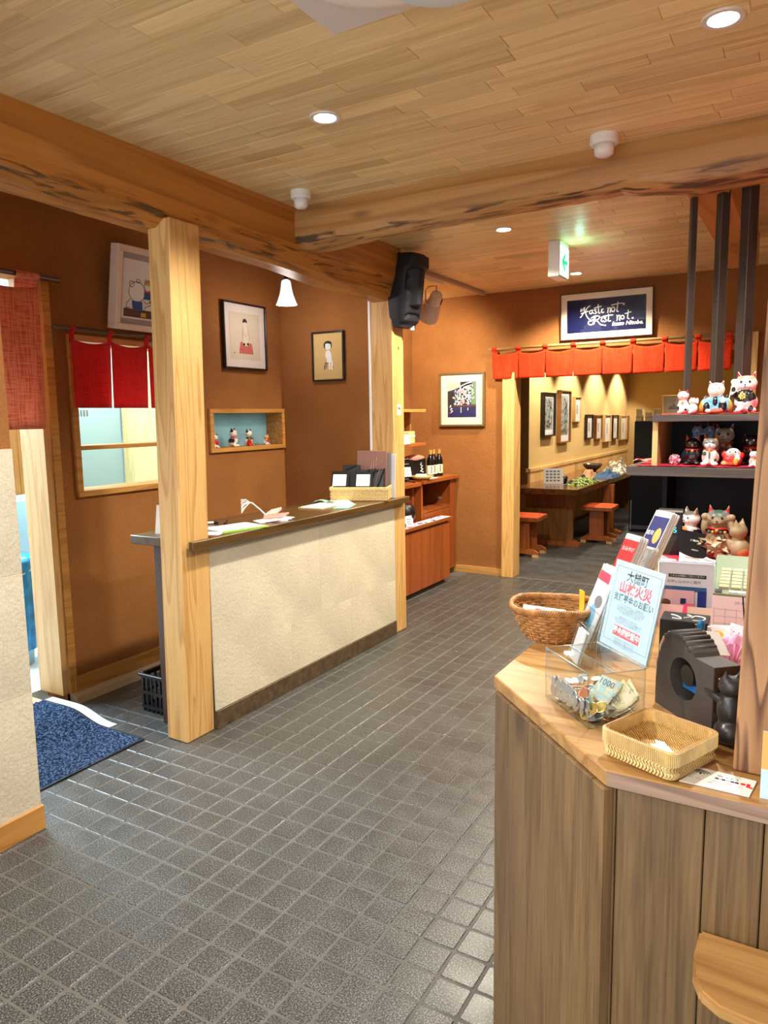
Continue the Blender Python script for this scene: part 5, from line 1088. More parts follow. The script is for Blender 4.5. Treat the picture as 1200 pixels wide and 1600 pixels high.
# second tier
neko('small black lucky cat with orange ears and gold bell on the second tier', -.446, 3.40, ZS, .128, .12, [GB, GB, plain('glazed_rust', (190, 84, 44), .35), GB], up=0, eye=GGY, nose=GG, ear=plain('glazed_rust', (190, 84, 44), .35))
fx_ = thing('fox_figurine', 'pair of slate blue foxes with red ears behind the small black cat', 'figurine', (-.425, 3.57, ZS), .05)
fb = [('e', (-.12, .05, .25), (.24, .18, .27), 2), ('r', (-.34, .1, .22), (.12, .14, .24), 0, (0, .6, 0)), ('e', (.14, .05, .25), (.2, .18, .27), 2), ('e', (-.15, 0, .56), (.1, .11, .2), 0), ('e', (-.13, -.03, .76), (.13, .13, .13), 0), ('e', (-.05, -.13, .70), (.06, .09, .05), 0), ('e', (.17, 0, .56), (.1, .11, .2), 0), ('e', (.15, -.03, .76), (.13, .13, .13), 0), ('e', (.07, -.13, .70), (.06, .09, .05), 0), ('c', (-.19, 0, .86), (-.2, 0, 1.0), 1, .06), ('c', (-.06, 0, .86), (-.05, 0, 1.0), 1, .06), ('c', (.1, 0, .86), (.09, 0, 1.0), 1, .06), ('c', (.22, 0, .86), (.23, 0, 1.0), 1, .06)]
inst('body', body_mesh('body', fb, [GSL, GR, GMR], (), .024, .185), fx_); face_parts(fx_, .185, h=((-.13, -.03, .76), (.13, .13, .13)), ears=False, gap=.05, er=.014, mouth=False); face_parts(fx_, .185, h=((.15, -.03, .76), (.13, .13, .13)), ears=False, gap=.05, er=.014, mouth=False)
t_ = neko('white lucky cat with a grey striped cap and green spots, on the second tier', -.37, 3.37, ZS, .13, -.03, [GW, GGY, GO, GW, GTB, GGN], [((0, -.22, .64), (.2, .12, .1), 0), ((-.16, -.24, .40), (.07, .12, .07), 5), ((.2, -.22, .18), (.08, .12, .06), 5)], up=0, ear=GR, whisk=True)
G().ball((0, -.24, .34), (.035, .03, .12), M=Matrix.Scale(.13, 4)).build('bib', GGY, t_, smooth=True)
neko('large drab grey lucky cat with white-rimmed red ears, back of the second tier', -.333, 3.53, ZS, .172, -.05, [GMR, GBG, GW, GBG], (), up=0, ear=GMR, er=.034, gap=.105)
rd = thing('cat_figurine', 'squat white cat wrapped in a red robe holding a gold coin', 'figurine', (-.285, 3.37, ZS), -.05, 'lucky cat figurines')
rb = [('e', (0, .05, .3), (.5, .36, .32), 0), ('e', (-.36, -.1, .14), (.2, .2, .14), 2), ('e', (.05, -.1, .72), (.33, .27, .24), 1), ('e', (-.4, 0, .62), (.16, .16, .2), 0), ('e', (.46, 0, .58), (.13, .14, .18), 0), ('e', (.3, -.26, .42), (.13, .12, .2), 1)]
inst('body', body_mesh('body', rb, [GR, GW, GO], [((-.1, -.3, .1), (.3, .2, .12), 2)], .045, .078), rd); face_parts(rd, .078, h=((.05, -.1, .72), (.33, .27, .24)), ears=False, er=.04, gap=.13)
G().ball((.22, -.38, .25), (.13, .06, .2), M=Matrix.Scale(.078, 4)).build('coin', GG, rd, smooth=True)
neko('black lucky cat with a red patterned collar at the right of the second tier', -.222, 3.47, ZS, .14, -.1, [GB, GB, GB, GB, GMR], [((0, -.1, .5), (.3, .3, .1), 4)], up=1, eye=GW, nose=GW, ear=GMR)
neko('tiny white cat beside the oak pillar on the second tier', -.203, 3.35, ZS, .07, 0, [GW, GW, GW, GW], (), up=1)
# counter level
neko('white cat figurine with a grey cap looking left, below the shelf', -.425, 3.33, 1.005, .165, -.75, [GW, GW, GO, GW, GGY, GB, GO], [((0, .0, .9), (.24, .3, .13), 4), ((.2, .05, .38), (.1, .2, .08), 5), ((-.1, -.2, .45), (.16, .14, .05), 6)], up=0, ear=GO, col=False)
bt = neko('straw brown tabby lucky cat with red ears, both paws raised, below the shelf', -.312, 3.24, 1.005, .19, -.08, [GTB, GTB, GTB, GTB, GGN, GMR, GGY], [((0, -.1, .86), (.24, .3, .11), 6), ((0, -.1, .87), (.08, .25, .10), 4), ((0, -.15, .46), (.25, .2, .07), 5)], both=True, up=-1, ear=GR, whisk=True)
g = G()
for s in (-2, -1, 0, 1, 2): g.ball((s * .08, -.25 + .012 * s * s, .44), (.035, .025, .04), (s + 2) % 3, 8, 6, M=Matrix.Scale(.19, 4))
g.build('bib_pattern', [GGN, GG, GR], bt, smooth=True)
neko('plump straw coloured cat figurine turned away, beside the oak pillar', -.222, 3.09, 1.005, .155, -1.9, [GTB, GTB, GTB, GTB, GO], [((.1, .1, .2), (.15, .2, .12), 4)], up=0, col=False, ear=GTB)
def flower_ball(label, loc, r, n, mats, seed, pr=.34):
    t = thing('flower_ornament', label, 'ornament', loc); rr = random.Random(seed)
    G().ball((0, 0, r), r * .62, nu=16, nv=10).build('core', mats[1], t, smooth=True)
    for i in range(n):
        z = 1 - 2 * (i + .5) / n; a = i * 2.39996; d = Vector((math.sqrt(1 - z * z) * math.cos(a), math.sqrt(1 - z * z) * math.sin(a), z)); q = d.to_track_quat('Z', 'Y').to_matrix().to_4x4(); g = G()
        for k in range(5):
            b = 2 * PI * k / 5; M = Matrix.Translation(Vector((0, 0, r)) + d * r * .62) @ q @ Matrix.Rotation(b, 4, 'Z')
            w = r * pr; g.add([(0, 0, 0), (w * .5, -w * .42, w * .6), (w * 1.25, 0, w * 1.0), (w * .5, w * .42, w * .6), (w * .6, 0, w * .28)], [(0, 1, 4), (1, 2, 4), (2, 3, 4), (3, 0, 4)], k % len(mats), M)
        g.build('flower', mats, t)
    return t
flower_ball('folded paper flower ball with straw and red petals before the tabby cat', (-.318, 3.08, 1.004), .043, 14, [plain('straw_petal', (222, 200, 164), .7), plain('tan_petal', (184, 150, 112), .7), plain('straw_petal', (222, 200, 164), .7), plain('wine_petal', (150, 62, 62), .7)], 3, .50).scale = (1.3, 1, .95)
flower_ball('small pale pink paper flower ball on the second tier', (-.512, 3.37, ZS), .023, 12, [plain('pale_pink_petal', (240, 196, 208), .7), plain('rose_petal', (226, 140, 160), .7)], 4, .42)
# cow-spotted cats on the sill of the frosted window
for (y, h, rz, mats, paint, lb) in ((3.80, .10, PI / 2 - .3, [GW, GW, GB, GW, GR, GB], [((.1, -.1, .4), (.22, .3, .2), 4), ((0, .05, .85), (.24, .15, .12), 5)], 'black-capped cat figurine with a red bib, leftmost on the window sill'), (3.985, .135, PI / 2 + .35, [GW, GW, GB, GW, GB, GR, GSL], [((-.2, 0, .35), (.12, .2, .14), 4), ((0, -.1, .52), (.26, .3, .05), 5), ((0, -.1, .45), (.24, .3, .04), 6), ((.2, .1, .2), (.1, .2, .1), 4)], 'tallest spotted cat figurine with a purple collar on the window sill'), (4.155, .125, PI / 2 + .1, [GW, GW, GB, GTB, GR, GGN, GB], [((-.12, -.2, .18), (.22, .2, .2), 4), ((0, -.1, .46), (.25, .25, .10), 5), ((.26, .1, .2), (.08, .2, .15), 6)], 'cat figurine in a green scarf with a red drum on the window sill'), (4.36, .08, PI / 2 - .1, [GW, GO, GW, GW, GR], [((0, -.15, .4), (.22, .2, .16), 4)], 'smallest orange-faced cat figurine, rightmost on the window sill')):
    neko(lb, XL - .045, y, 1.375, h, rz, mats, paint, up=0, col=False, group='cats on the window sill')
# ------------------------------------------------------------------ things on the register counter
ZC = 1.0005
# donation box
BX = thing('donation_box', 'clear acrylic donation box of coins and banknotes on the register counter', 'donation box', (-.346, 1.387, ZC), math.radians(-45))
bw_, bd_, bh_ = .083, .058, .10
for nm, a in (('front_wall', (-bw_, bw_, -bd_, -bd_ + .003, 0, bh_)), ('back_wall', (-bw_, bw_, bd_ - .003, bd_, 0, bh_)), ('side_wall', (-bw_, -bw_ + .003, -bd_ + .003, bd_ - .003, 0, bh_)), ('side_wall', (bw_ - .003, bw_, -bd_ + .003, bd_ - .003, 0, bh_)), ('base', (-bw_, bw_, -bd_, bd_, -.0004, .0025))): G().box(*a).build(nm, ACRYL, BX)
G().box(-bw_ - .001, bw_ + .001, -bd_ - .001, -.008, bh_, bh_ + .003).box(-bw_ - .001, bw_ + .001, .0, bd_ + .001, bh_, bh_ + .003).build('slotted_lid', ACRYL, BX)
g = G(); e_ = .0016
for x in (-bw_, bw_):
    for y in (-bd_, bd_): g.box(x - e_, x + e_, y - e_, y + e_, 0, bh_ + .004)
for z in (0, bh_ + .002):
    for y in (-bd_, bd_): g.box(-bw_, bw_, y - e_, y + e_, z - e_, z + e_)
    for x in (-bw_, bw_): g.box(x - e_, x + e_, -bd_, bd_, z - e_, z + e_)
g.box(-bw_, bw_, -.009, -.0065, bh_, bh_ + .004).build('edges', ACRYLEDGE, BX)
BM = Matrix.Translation((-.346, 1.387, ZC)) @ Matrix.Rotation(math.radians(-45), 4, 'Z')
def coin_mesh(name, r, th, mat, hole=False):
    prof = [(r * .96, 0), (r, .0003), (r, th - .0003), (r * .95, th), (r * .88, th - .0002), (.0001, th - .0002)]
    g = G().lathe(prof, 18); g.f.append(list(range(18))[::-1]); g.m.append(0)
    for k in range(5): g.box(-r * .45, r * .45, -r * .5 + r * .22 * k, -r * .42 + r * .22 * k, th - .0002, th)
    return g.mesh(name, mat)
CM = {'silver': coin_mesh('coin', .0113, .0018, SILVER), 'small silver': coin_mesh('coin', .0100, .0016, SILVER), 'brass': coin_mesh('coin', .0125, .002, BRASSC), 'copper': coin_mesh('coin', .0117, .0016, COPPER)}
CL = {'silver': 'silver coin among the loose change in the clear donation box', 'small silver': 'small silver coin among the loose change in the clear donation box', 'brass': 'large brass coin among the loose change in the clear donation box', 'copper': 'copper coin among the loose change in the clear donation box'}
r = random.Random(11)
def coin(kind, x, y, z, rx, ry, rz):
    o = inst('coin', CM[kind]); o.matrix_world = BM @ Matrix.Translation((x, y, z)) @ Euler((rx, ry, rz)).to_matrix().to_4x4()
    tag(o, CL[kind], 'coin', kind + ' coins in the donation box')
for k in range(72):                                           # a slope of change, highest towards the far left
    x = r.uniform(-.070, .068); y = r.uniform(-.045, .044)
    top = .050 - .030 * (x + .085) / .17; lay = r.random()
    z = .004 + top * lay * .9; tl = r.uniform(.0, .75) if lay > .12 else r.uniform(0, .12)
    kind = r.choices(('silver', 'small silver', 'brass', 'copper'), (5, 6, 1.2, 2))[0]
    coin(kind, x, y, z, r.uniform(-tl, tl), r.uniform(-tl, tl), r.uniform(0, 6))
for k in range(24):                                           # coins pressed flat against the near wall
    x = -.071 + .125 * (k % 12) / 11; z = .015 + .020 * (k // 12) + r.uniform(0, .005) - .008 * (x > 0) * (k // 12)
    coin(r.choice(('silver', 'small silver', 'small silver')), x, -.0475 + .003 * (k % 2), z, PI / 2 - .1 - .35 * r.random() * 0, 0, r.uniform(-.3, .3))
for x, y, z, kd, rx in ((.064, -.038, .028, 'brass', 1.0), (.050, -.045, .014, 'brass', 1.25), (.066, -.022, .03, 'brass', .7), (.028, -.036, .044, 'copper', .9)): coin(kd, x, y, z, rx, .1, .2)
NOTE = blotch('banknote_print', [(206, 200, 170), (176, 206, 206), (222, 212, 180), (160, 190, 196), (226, 214, 190)], 38)
NOTEB = blotch('banknote_print_tan', [(214, 196, 150), (226, 212, 176), (190, 176, 140), (230, 218, 186)], 38)
for i, (x, y, z, rot, mt_, lb) in enumerate(((.022, .006, .030, (.95, .1, .35), NOTE, 'folded pale blue banknote marked 1000 standing on the coins'), (.046, .016, .028, (.85, .45, .05), NOTEB, 'folded tan banknote marked 1000 leaning in the right of the donation box'), (.042, .030, .026, (.8, .3, -.2), NOTEB, 'curled tan banknote behind the other notes in the donation box'))):
    t = thing('banknote', lb, 'banknote'); t.matrix_world = BM @ Matrix.Translation((x, y, z)) @ Euler(rot).to_matrix().to_4x4()
    def nf(u, v, s=i): return (-.026 + .052 * u, -.03 + .072 * v, .006 * math.sin(v * 5 + s) + .003 * u)
    G().sheet(nf, 6, 14).build('note', mt_, t, smooth=True, solid=.0004); G().sheet(lambda u, v: (lambda p: (p[0] + .002, p[1] - .001, p[2] - .004 - .004 * v))(nf(u, v)), 6, 14).build('fold', NOTEB, t, smooth=True, solid=.0004)
    if i < 2: inst('lettering', font_mesh('1000', .018, plain('note_ink', (70, 90, 96), .7)), t, (0, .028 if i == 0 else .0, .0068), (0, 0, 0 if i == 0 else 1.2))
# notice on the box
NT = thing('donation_notice', 'pale blue donation notice in a clear stand behind the coin box', 'notice', tuple(BM @ Vector((.0, .060, .104))), rot=(math.radians(-12), 0, math.radians(-45)))
G().box(-.083, .083, -.0025, .0, 0, .150).build('acrylic_front', ACRYL, NT); G().box(-.083, .083, .0022, .0045, 0, .150).build('acrylic_back', ACRYL, NT)
G().box(-.080, .082, .0002, .0018, .003, .178).build('sheet', plain('notice_paper', (190, 208, 220), .7), NT)
g = G(); g.box(-.084, -.0825, -.003, .005, 0, .151).box(.0825, .084, -.003, .005, 0, .151).box(-.084, .084, -.003, .005, -.002, .0).box(-.084, .084, -.003, .005, .150, .1514).build('edges', ACRYLEDGE, NT)
DG = plain('notice_ink', (44, 60, 66), .7); yy = -.0001
g = G()
for x in (-.07, .074): g.box(x, x + .0007, yy, .0002, .016, .167)
for z in (.016, .1663): g.box(-.07, .0747, yy, .0002, z, z + .0007)
g.build('border', GREYINK, NT)
text('大槌町', .0235, DG, NT, .002, .150, yy, bold=.0003); text('山林火災', .0265, REDINK, NT, .002, .126, yy, bold=.0008, space=1.02); text('支援募金のお願い', .0165, DG, NT, .003, .1045, yy, bold=.0003)
for k, (a, w) in enumerate(((.092, .10), (.087, .115), (.082, .11), (.077, .095), (.067, .075), (.062, .11), (.057, .10))): text('このたびの山林火災により被害を受けられた皆さまへ心よりお見舞い申し上げます'[k * 3:k * 3 + int(w * 160)], .0052, GREYINK, NT, 0, a, yy)
G().box(-.042, .046, yy, .0002, .030, .050).build('red_band', REDINK, NT); text('募金箱設置中', .0148, PAPER, NT, .002, .0402, yy - .0003, bold=.0004)
for k in range(3): text('ご協力をよろしくお願いいたします', .0042, GREYINK, NT, 0, .024 - .0055 * k, yy)

# square bamboo tray
TY = thing('coin_tray', 'square bamboo coin tray with a raised wrapped rim at the counter edge', 'tray', (-.195, 1.232, ZC), math.radians(-23))
def rsq(a, r_, n=8):
    P = []
    for cx_, cy_, a0 in ((a - r_, a - r_, 0), (-a + r_, a - r_, 90), (-a + r_, -a + r_, 180), (a - r_, -a + r_, 270)):
        for k in range(n + 1): q = math.radians(a0 + 90 * k / n); P.append((cx_ + r_ * math.cos(q), cy_ + r_ * math.sin(q)))
    return P
def loft(rings, name, mat, par, smooth_=True, m_cap=False):
    n = len(rings[0][0]); vs = [(x, y, z) for ring, z in rings for x, y in ring]; fs = [(j * n + i, j * n + (i + 1) % n, (j + 1) * n + (i + 1) % n, (j + 1) * n + i) for j in range(len(rings) - 1) for i in range(n)]
    if m_cap: fs.append(tuple(range((len(rings) - 1) * n, len(rings) * n)))
    return G().add(vs, fs).build(name, mat, par, smooth=smooth_)
loft([(rsq(.056, .012), 0), (rsq(.064, .014), .008), (rsq(.067, .016), .026), (rsq(.064, .015), .030), (rsq(.060, .013), .012), (rsq(.052, .01), .006)], 'woven_body', BAMBOO, TY, m_cap=True)
g = G()
for j in range(3):                                             # herringbone slats under the rim
    P = rsq(.0655 + .0008 * j, .015, 10); L = len(P)
    for i in range(0, 4):
        pass
per = []
P = rsq(.0665, .015, 10)
for a, b in zip(P, P[1:] + P[:1]):
    d = math.hypot(b[0] - a[0], b[1] - a[1]); n_ = max(1, int(d / .003))
    for k in range(n_): per.append((a[0] + (b[0] - a[0]) * k / n_, a[1] + (b[1] - a[1]) * k / n_, math.atan2(b[1] - a[1], b[0] - a[0])))
for k in range(0, len(per), 2):
    x, y, a = per[k]
    for j, s in ((0, 1), (1, -1)): g.add([(-.0032, 0, .004 + .011 * j), (.0012, 0, .004 + .011 * j), (.0032 * s + .002, -.0014, .0105 + .011 * j), (.0032 * s - .002, -.0014, .0105 + .011 * j), (.0032, 0, .0145 + .011 * j), (-.0012, 0, .0145 + .011 * j)], [(0, 1, 2, 3), (3, 2, 4, 5)], M=Matrix.Translation((x, y, 0)) @ Matrix.Rotation(a, 4, 'Z'))
stuff(g.build('weave', BAMBOOL, TY))
loft([(rsq(.0655, .015), .024), (rsq(.0690, .017), .027), (rsq(.0695, .017), .046), (rsq(.0675, .016), .050), (rsq(.0645, .015), .048), (rsq(.0640, .015), .026)], 'rim', BAMBOOD, TY)
g = G(); P = rsq(.0697, .017, 10); per = []
for a, b in zip(P, P[1:] + P[:1]):
    d = math.hypot(b[0] - a[0], b[1] - a[1]); n_ = max(1, round(d / .0034))
    for k in range(n_): per.append((a[0] + (b[0] - a[0]) * (k + .5) / n_, a[1] + (b[1] - a[1]) * (k + .5) / n_, math.atan2(b[1] - a[1], b[0] - a[0])))
for x, y, a in per: g.add([(-.0012, 0, .026), (.0012, 0, .026), (.0012, 0, .0485), (-.0012, 0, .0485), (0, -.0012, .026), (0, -.0012, .048), (0, .005, .0512)], [(0, 4, 5, 3), (4, 1, 2, 5), (3, 5, 6), (5, 2, 6)], M=Matrix.Translation((x, y, 0)) @ Matrix.Rotation(a, 4, 'Z'))
P = rsq(.0638, .0148, 10)
for a, b in zip(P, P[1:] + P[:1]):
    d = math.hypot(b[0] - a[0], b[1] - a[1]); n_ = max(1, round(d / .0034))
    for k in range(n_): g.add([(-.0012, 0, .026), (.0012, 0, .026), (.0012, 0, .0485), (-.0012, 0, .0485), (0, .0010, .026), (0, .0010, .048)], [(3, 5, 4, 0), (5, 2, 1, 4)], M=Matrix.Translation((a[0] + (b[0] - a[0]) * (k + .5) / n_, a[1] + (b[1] - a[1]) * (k + .5) / n_, 0)) @ Matrix.Rotation(math.atan2(b[1] - a[1], b[0] - a[0]), 4, 'Z'))
stuff(g.build('rim_wrapping', BAMBOOL, TY))
sl_ = thing('receipt', 'curled white receipt lying in the square bamboo tray', 'receipt', (-.185, 1.222, ZC + .007), math.radians(-38))
G().sheet(lambda u, v: (-.036 + .072 * u + .008 * math.sin(v * 7), -.013 + .026 * v, .001 + .010 * (2 * u - 1) ** 2), 10, 3).build('slip', PAPER, sl_, smooth=True, solid=.0003); text('いらっしゃ', .010, INK, sl_, .012, 0); bpy.data.objects[sl_.children[-1].name].rotation_euler = (.0, 0, 0); sl_.children[-1].location = (.016, 0, .0065)
# wifi card
WF = thing('wifi_card', 'white WIFI card lying flat at the edge of the register counter', 'sign', (-.098, 1.189, ZC), math.radians(-3))
G().prism([(-.053, -.030), (.046, -.027), (.050, .030), (-.034, .033)], 0, .0016).build('card', plain('card_white', (238, 236, 226), .45), WF)
def flat(txt, size, mat, x, y, par=WF, z=.0018, **k): return inst('lettering', font_mesh(txt, size, mat, **k), par, (x, y, z))
flat('W I F I', .0085, INK, .010, .0165, space=1.25); flat('■▪■▪▪■■', .0075, BLUEINK, .010, .0065, space=.8)
flat('SSID  PASS', .004, GREYINK, -.034, -.008); flat('ご自由にご利用ください', .0045, GREYINK, .012, -.005); flat('FREE  WIFI  SPOT', .004, GREYINK, .0, -.012)
g = G()
for i, q in enumerate((.018, .013, .008)): g.tube([(-.029 + q * math.sin(a), .008 + q * .8 * math.cos(a), .0018) for a in [(-.95 + 1.9 * k / 10) for k in range(11)]], .0008, 4)
g.ball((-.029, .010, .0018), .0016).build('wifi_mark', INK, WF)
g = G(); g.ball((.033, .008, .0016), (.004, .004, .0006)).box(.038, .043, .0, .012, .0016, .0022).box(.043, .047, -.001, .003, .0016, .0022).build('red_mark', REDINK, WF)
# table sign at the frame edge
TS = thing('standing_card', 'orange and pale blue card standing at the right edge by the oak pillar', 'sign', (.004, 1.168, ZC), .02)
G().box(-.044, .05, -.0015, .0015, 0, .105).build('card', plain('pale_sky_card', (200, 226, 240), .6), TS); G().box(-.044, .05, -.0019, -.0014, .047, .105).build('orange_band', plain('amber_band', (244, 178, 96), .6), TS); G().box(-.04, .046, 0, .04, 0, .0015).build('foot', ACRYL, TS)

# carved dispenser with a hole
DX = thing('tape_dispenser', 'charcoal carved tape dispenser with a round hole and ridged top', 'dispenser', (-.245, 1.478, ZC), math.radians(-48))
outl = [(.0, 0), (0, .05), (.004, .09), (.014, .118), (.028, .137), (.045, .150), (.065, .157), (.085, .157), (.103, .150), (.117, .138), (.122, .131), (.150, .131), (.176, .131), (.176, .09), (.176, .05), (.176, 0), (.13, 0), (.09, 0), (.05, 0)]
hc, hr = (.088, .078), .041; th = .052
n = len(outl); inn = []
for x, z in outl:
    a = math.atan2(z - hc[1], x - hc[0]); inn.append((hc[0] + hr * math.cos(a), hc[1] + hr * math.sin(a)))
vs = [(x, 0, z) for x, z in outl] + [(x, 0, z) for x, z in inn] + [(x, th, z) for x, z in outl] + [(x, th, z) for x, z in inn]; fs = []
for i in range(n):
    k = (i + 1) % n; fs += [(i, k, n + k, n + i), (2 * n + k, 2 * n + i, 3 * n + i, 3 * n + k), (i, 2 * n + i, 2 * n + k, k), (n + k, 3 * n + k, 3 * n + i, n + i)]
CHAR = plain('charcoal_carving', (70, 62, 58), .6, var=.12, vscale=30, bump=.3, bscale=120)
ob_ = G().add(vs, fs).build('body', CHAR, DX); bm = bmesh.new(); bm.from_mesh(ob_.data); bmesh.ops.recalc_face_normals(bm, faces=bm.faces[:]); bm.to_mesh(ob_.data); bm.free()
g = G()
for k in range(8):
    a = 2.35 - .235 * k; g.tube([(.066 + .052 * math.cos(a), -.001, .110 + .049 * math.sin(a)), (.066 + .052 * math.cos(a), th + .001, .110 + .049 * math.sin(a))], .0058, 8)
g.build('ridges', CHAR, DX, smooth=True); G().box(.1755, .1775, .001, th - .001, .05, .131).build('dark_end', WALNUTZ, DX)
G().box(.03, .146, th - .004, th + .001, .03, .125).build('inner_disc', BLACKM, DX); G().box(.060, .118, .020, .026, .052, .066).build('blue_label', plain('bright_blue_label', (30, 120, 196), .4), DX, rot=(0, .0, 0)); G().cyl(.086, 0, 0, .02, .02, M=Matrix(((1, 0, 0, 0), (0, 0, -1, .03), (0, 1, 0, .084), (0, 0, 0, 1)))).build('hub', BLACK, DX)
cb_ = [('e', (0, 0, .18), (.20, .2, .18), 0), ('e', (-.02, 0, .46), (.16, .16, .24), 0), ('e', (-.02, 0, .78), (.17, .15, .14), 0), ('e', (-.16, 0, .75), (.08, .08, .06), 0), ('c', (-.02, -.09, .86), (.02, -.11, 1.02), 0, .07), ('c', (-.02, .09, .86), (.02, .11, 1.02), 0, .07), ('r', (-.22, -.1, .60), (.20, .06, .06), 0, (0, .1, 0)), ('r', (-.22, .1, .60), (.20, .06, .06), 0, (0, .1, 0)), ('e', (-.13, -.11, .04), (.14, .07, .045), 0), ('e', (-.13, .11, .04), (.14, .07, .045), 0), ('r', (.2, 0, .14), (.05, .05, .2), 0, (0, .4, 0))]
bc = thing('cat_figurine', 'glossy charcoal cat standing with its paws on the carved dispenser', 'figurine', (-.097, 1.338, ZC), math.radians(-48)); inst('body', body_mesh('body', cb_, [plain('charcoal_glaze', (40, 37, 38), .35, coat=.2)], (), .022, .135), bc)
g = G()
for s in (-1, 1): g.ball((-.165, s * .055, .82), (.015, .018, .02), 0, 8, 6, M=Matrix.Scale(.135, 4))
g.build('painted_face', GG, bc)

# wicker basket
WB = thing('wicker_basket', 'brown wicker basket of leaflets overhanging the counter edge', 'basket', (-.560, 1.812, ZC), .3)
def wr(t, a): return (.072 + .030 * t ** .8) * (1 + .04 * abs(math.cos(a)) ** 2 * t)
g = G()
for j in range(9):
    t = (j + .5) / 9
    for q in (0, 1): g.tube([((wr(t, a) + .0028 * (1 if (k + j + q) % 2 else -1)) * math.cos(a), (wr(t, a) + .0028 * (1 if (k + j + q) % 2 else -1)) * math.sin(a), .004 + .074 * t + q * .004) for k in range(44) for a in [2 * PI * k / 44]], .0026, 5, 0, True)
stuff(g.build('weave', WICKER, WB, smooth=True))
g = G()
for k in range(22): a = 2 * PI * k / 22; g.tube([(wr(t, a) * math.cos(a), wr(t, a) * math.sin(a), .082 * t) for t in (0, .25, .5, .75, 1)], .0026, 5)
stuff(g.build('stakes', WICKER, WB))
g = G()
for s in range(5): g.tube([((wr(1, a) + .004 * math.cos(a * 22 + s * 1.26)) * math.cos(a), (wr(1, a) + .004 * math.cos(a * 22 + s * 1.26)) * math.sin(a), .083 + .007 * math.sin(a * 22 + s * 1.26) + .003 * math.sin(a * 3)) for k in range(132) for a in [2 * PI * k / 132]], .0033, 5, 0, True)
g.build('braided_rim', WICKER, WB, smooth=True); G().lathe([(.0001, .002), (.074, .002), (.074, .006), (.0001, .006)], 28).build('base', WICKER, WB)
for i, (dx, dy, a, lb) in enumerate(((-.02, -.01, .3, 'white card with a red printed figure lying in the wicker basket'), (.03, .02, .9, 'plain white card beneath in the wicker basket'))):
    t = thing('picture_card', lb, 'card', (-.560 + dx, 1.812 + dy, ZC + .062 - .012 * i), rot=(.12, .1, a)); G().box(-.055, .055, -.035, .035, 0, .0015).build('card', PAPER, t)
    if i == 0: G().prism([(-.03, -.01), (-.01, -.02), (.0, .01), (-.02, .02)], .0016, .002).prism([(.005, -.01), (.04, -.012), (.045, .004), (.01, .008)], .0016, .002, 1).build('print', [REDINK, plain('tan_print', (200, 160, 110), .7)], t)
# leaflet holders
def leaflets(label, loc, rz, w, h, n, lean, front=None, group=None, pocket=.09, depth=.03, pitch=.0045):
    t = thing('leaflet_holder', label, 'leaflet holder', loc, rz, group); d = depth
    for a in ((-w / 2 - .004, w / 2 + .004, -d / 2, -d / 2 + .002, 0, pocket), (-w / 2 - .004, w / 2 + .004, d / 2, d / 2 + .002, 0, h * .8)): G().box(*a).build('acrylic_wall', ACRYL, t, rot=(-lean, 0, 0))
    G().box(-w / 2 - .004, w / 2 + .004, -d / 2, d / 2 + .06, -.0003, .002).build('base', ACRYL, t)
    g = G(); g.box(-w / 2 - .005, -w / 2 - .0035, -d / 2, d / 2, 0, pocket).box(w / 2 + .0035, w / 2 + .005, -d / 2, d / 2, 0, pocket).box(-w / 2 - .004, w / 2 + .004, -d / 2, -d / 2 + .002, pocket, pocket + .0015).build('edges', ACRYLEDGE, t, rot=(-lean, 0, 0))
    M = Matrix.Translation(loc) @ Matrix.Rotation(rz, 4, 'Z') @ Matrix.Rotation(-lean, 4, 'X')
    for k in range(n):
        q = bpy.data.objects.new('leaflet', None); COL.objects.link(q); q.matrix_world = M @ Matrix.Translation((.002 * math.sin(k * 3), -d / 2 + .005 + pitch * k, .003 + .002 * (k % 2)))
        tag(q, ('front', 'second', 'third', 'fourth', 'fifth', 'sixth', 'seventh', 'eighth', 'last')[k] + ' leaflet from the front in the ' + label, 'leaflet', 'leaflets in the ' + label)
        G().box(-w / 2, w / 2, -.0012, .0012, 0, h).build('sheet', PAPER if k % 3 else plain('off_white_sheet', (226, 226, 232), .7), q)
        if k == 0 and front: front(q, w, h)
    return t
def fr_red(q, w, h):
    G().box(-w / 2, w / 2, -.0016, -.0012, h * .52, h * .93).build('red_panel', REDINK, q); text('おみやげ', h * .07, PAPER, q, 0, h * .8, -.0018)
    g = G()
    for k in range(6): g.box(-w * .3 + w * .22 * (k % 3), -w * .2 + w * .22 * (k % 3), -.0016, -.0012, h * .1 + h * .14 * (k // 3), h * .16 + h * .14 * (k // 3))
    g.build('print', GREYINK, q)
def fr_blue(q, w, h):
    G().box(-w * .46, w * .46, -.0016, -.0012, h * .55, h * .93).build('blue_panel', plain('indigo_panel', (44, 46, 104), .5), q); G().ball((w * .18, -.0014, h * .70), (w * .2, .0008, h * .10)).build('food_print', plain('noodle_print', (226, 170, 90), .6), q); text('盛岡', h * .06, PAPER, q, -w * .25, h * .72, -.002)
    g = G()
    for k in range(7): g.box(-w * .4, w * (.4 - .1 * (k % 3)), -.0016, -.0012, h * .08 + h * .06 * k, h * .095 + h * .06 * k)
    g.build('print', GREYINK, q)
def fr_art(q, w, h):
    G().box(-w * .48, w * .3, -.0016, -.0012, h * .80, h * .92).build('red_strip', plain('rose_strip', (214, 72, 92), .6), q); G().ball((-w * .05, -.0014, h * .3), (w * .28, .0006, h * .2)).build('blue_print', plain('aqua_print', (120, 184, 214), .6), q); G().ball((w * .1, -.0014, h * .55), (w * .25, .0006, h * .08)).build('grey_print', GREYINK, q)
leaflets('white leaflet rack beside the wicker basket', (-.452, 1.772, ZC), math.radians(-58), .10, .20, 9, .36, fr_art, depth=.06, pitch=.006)
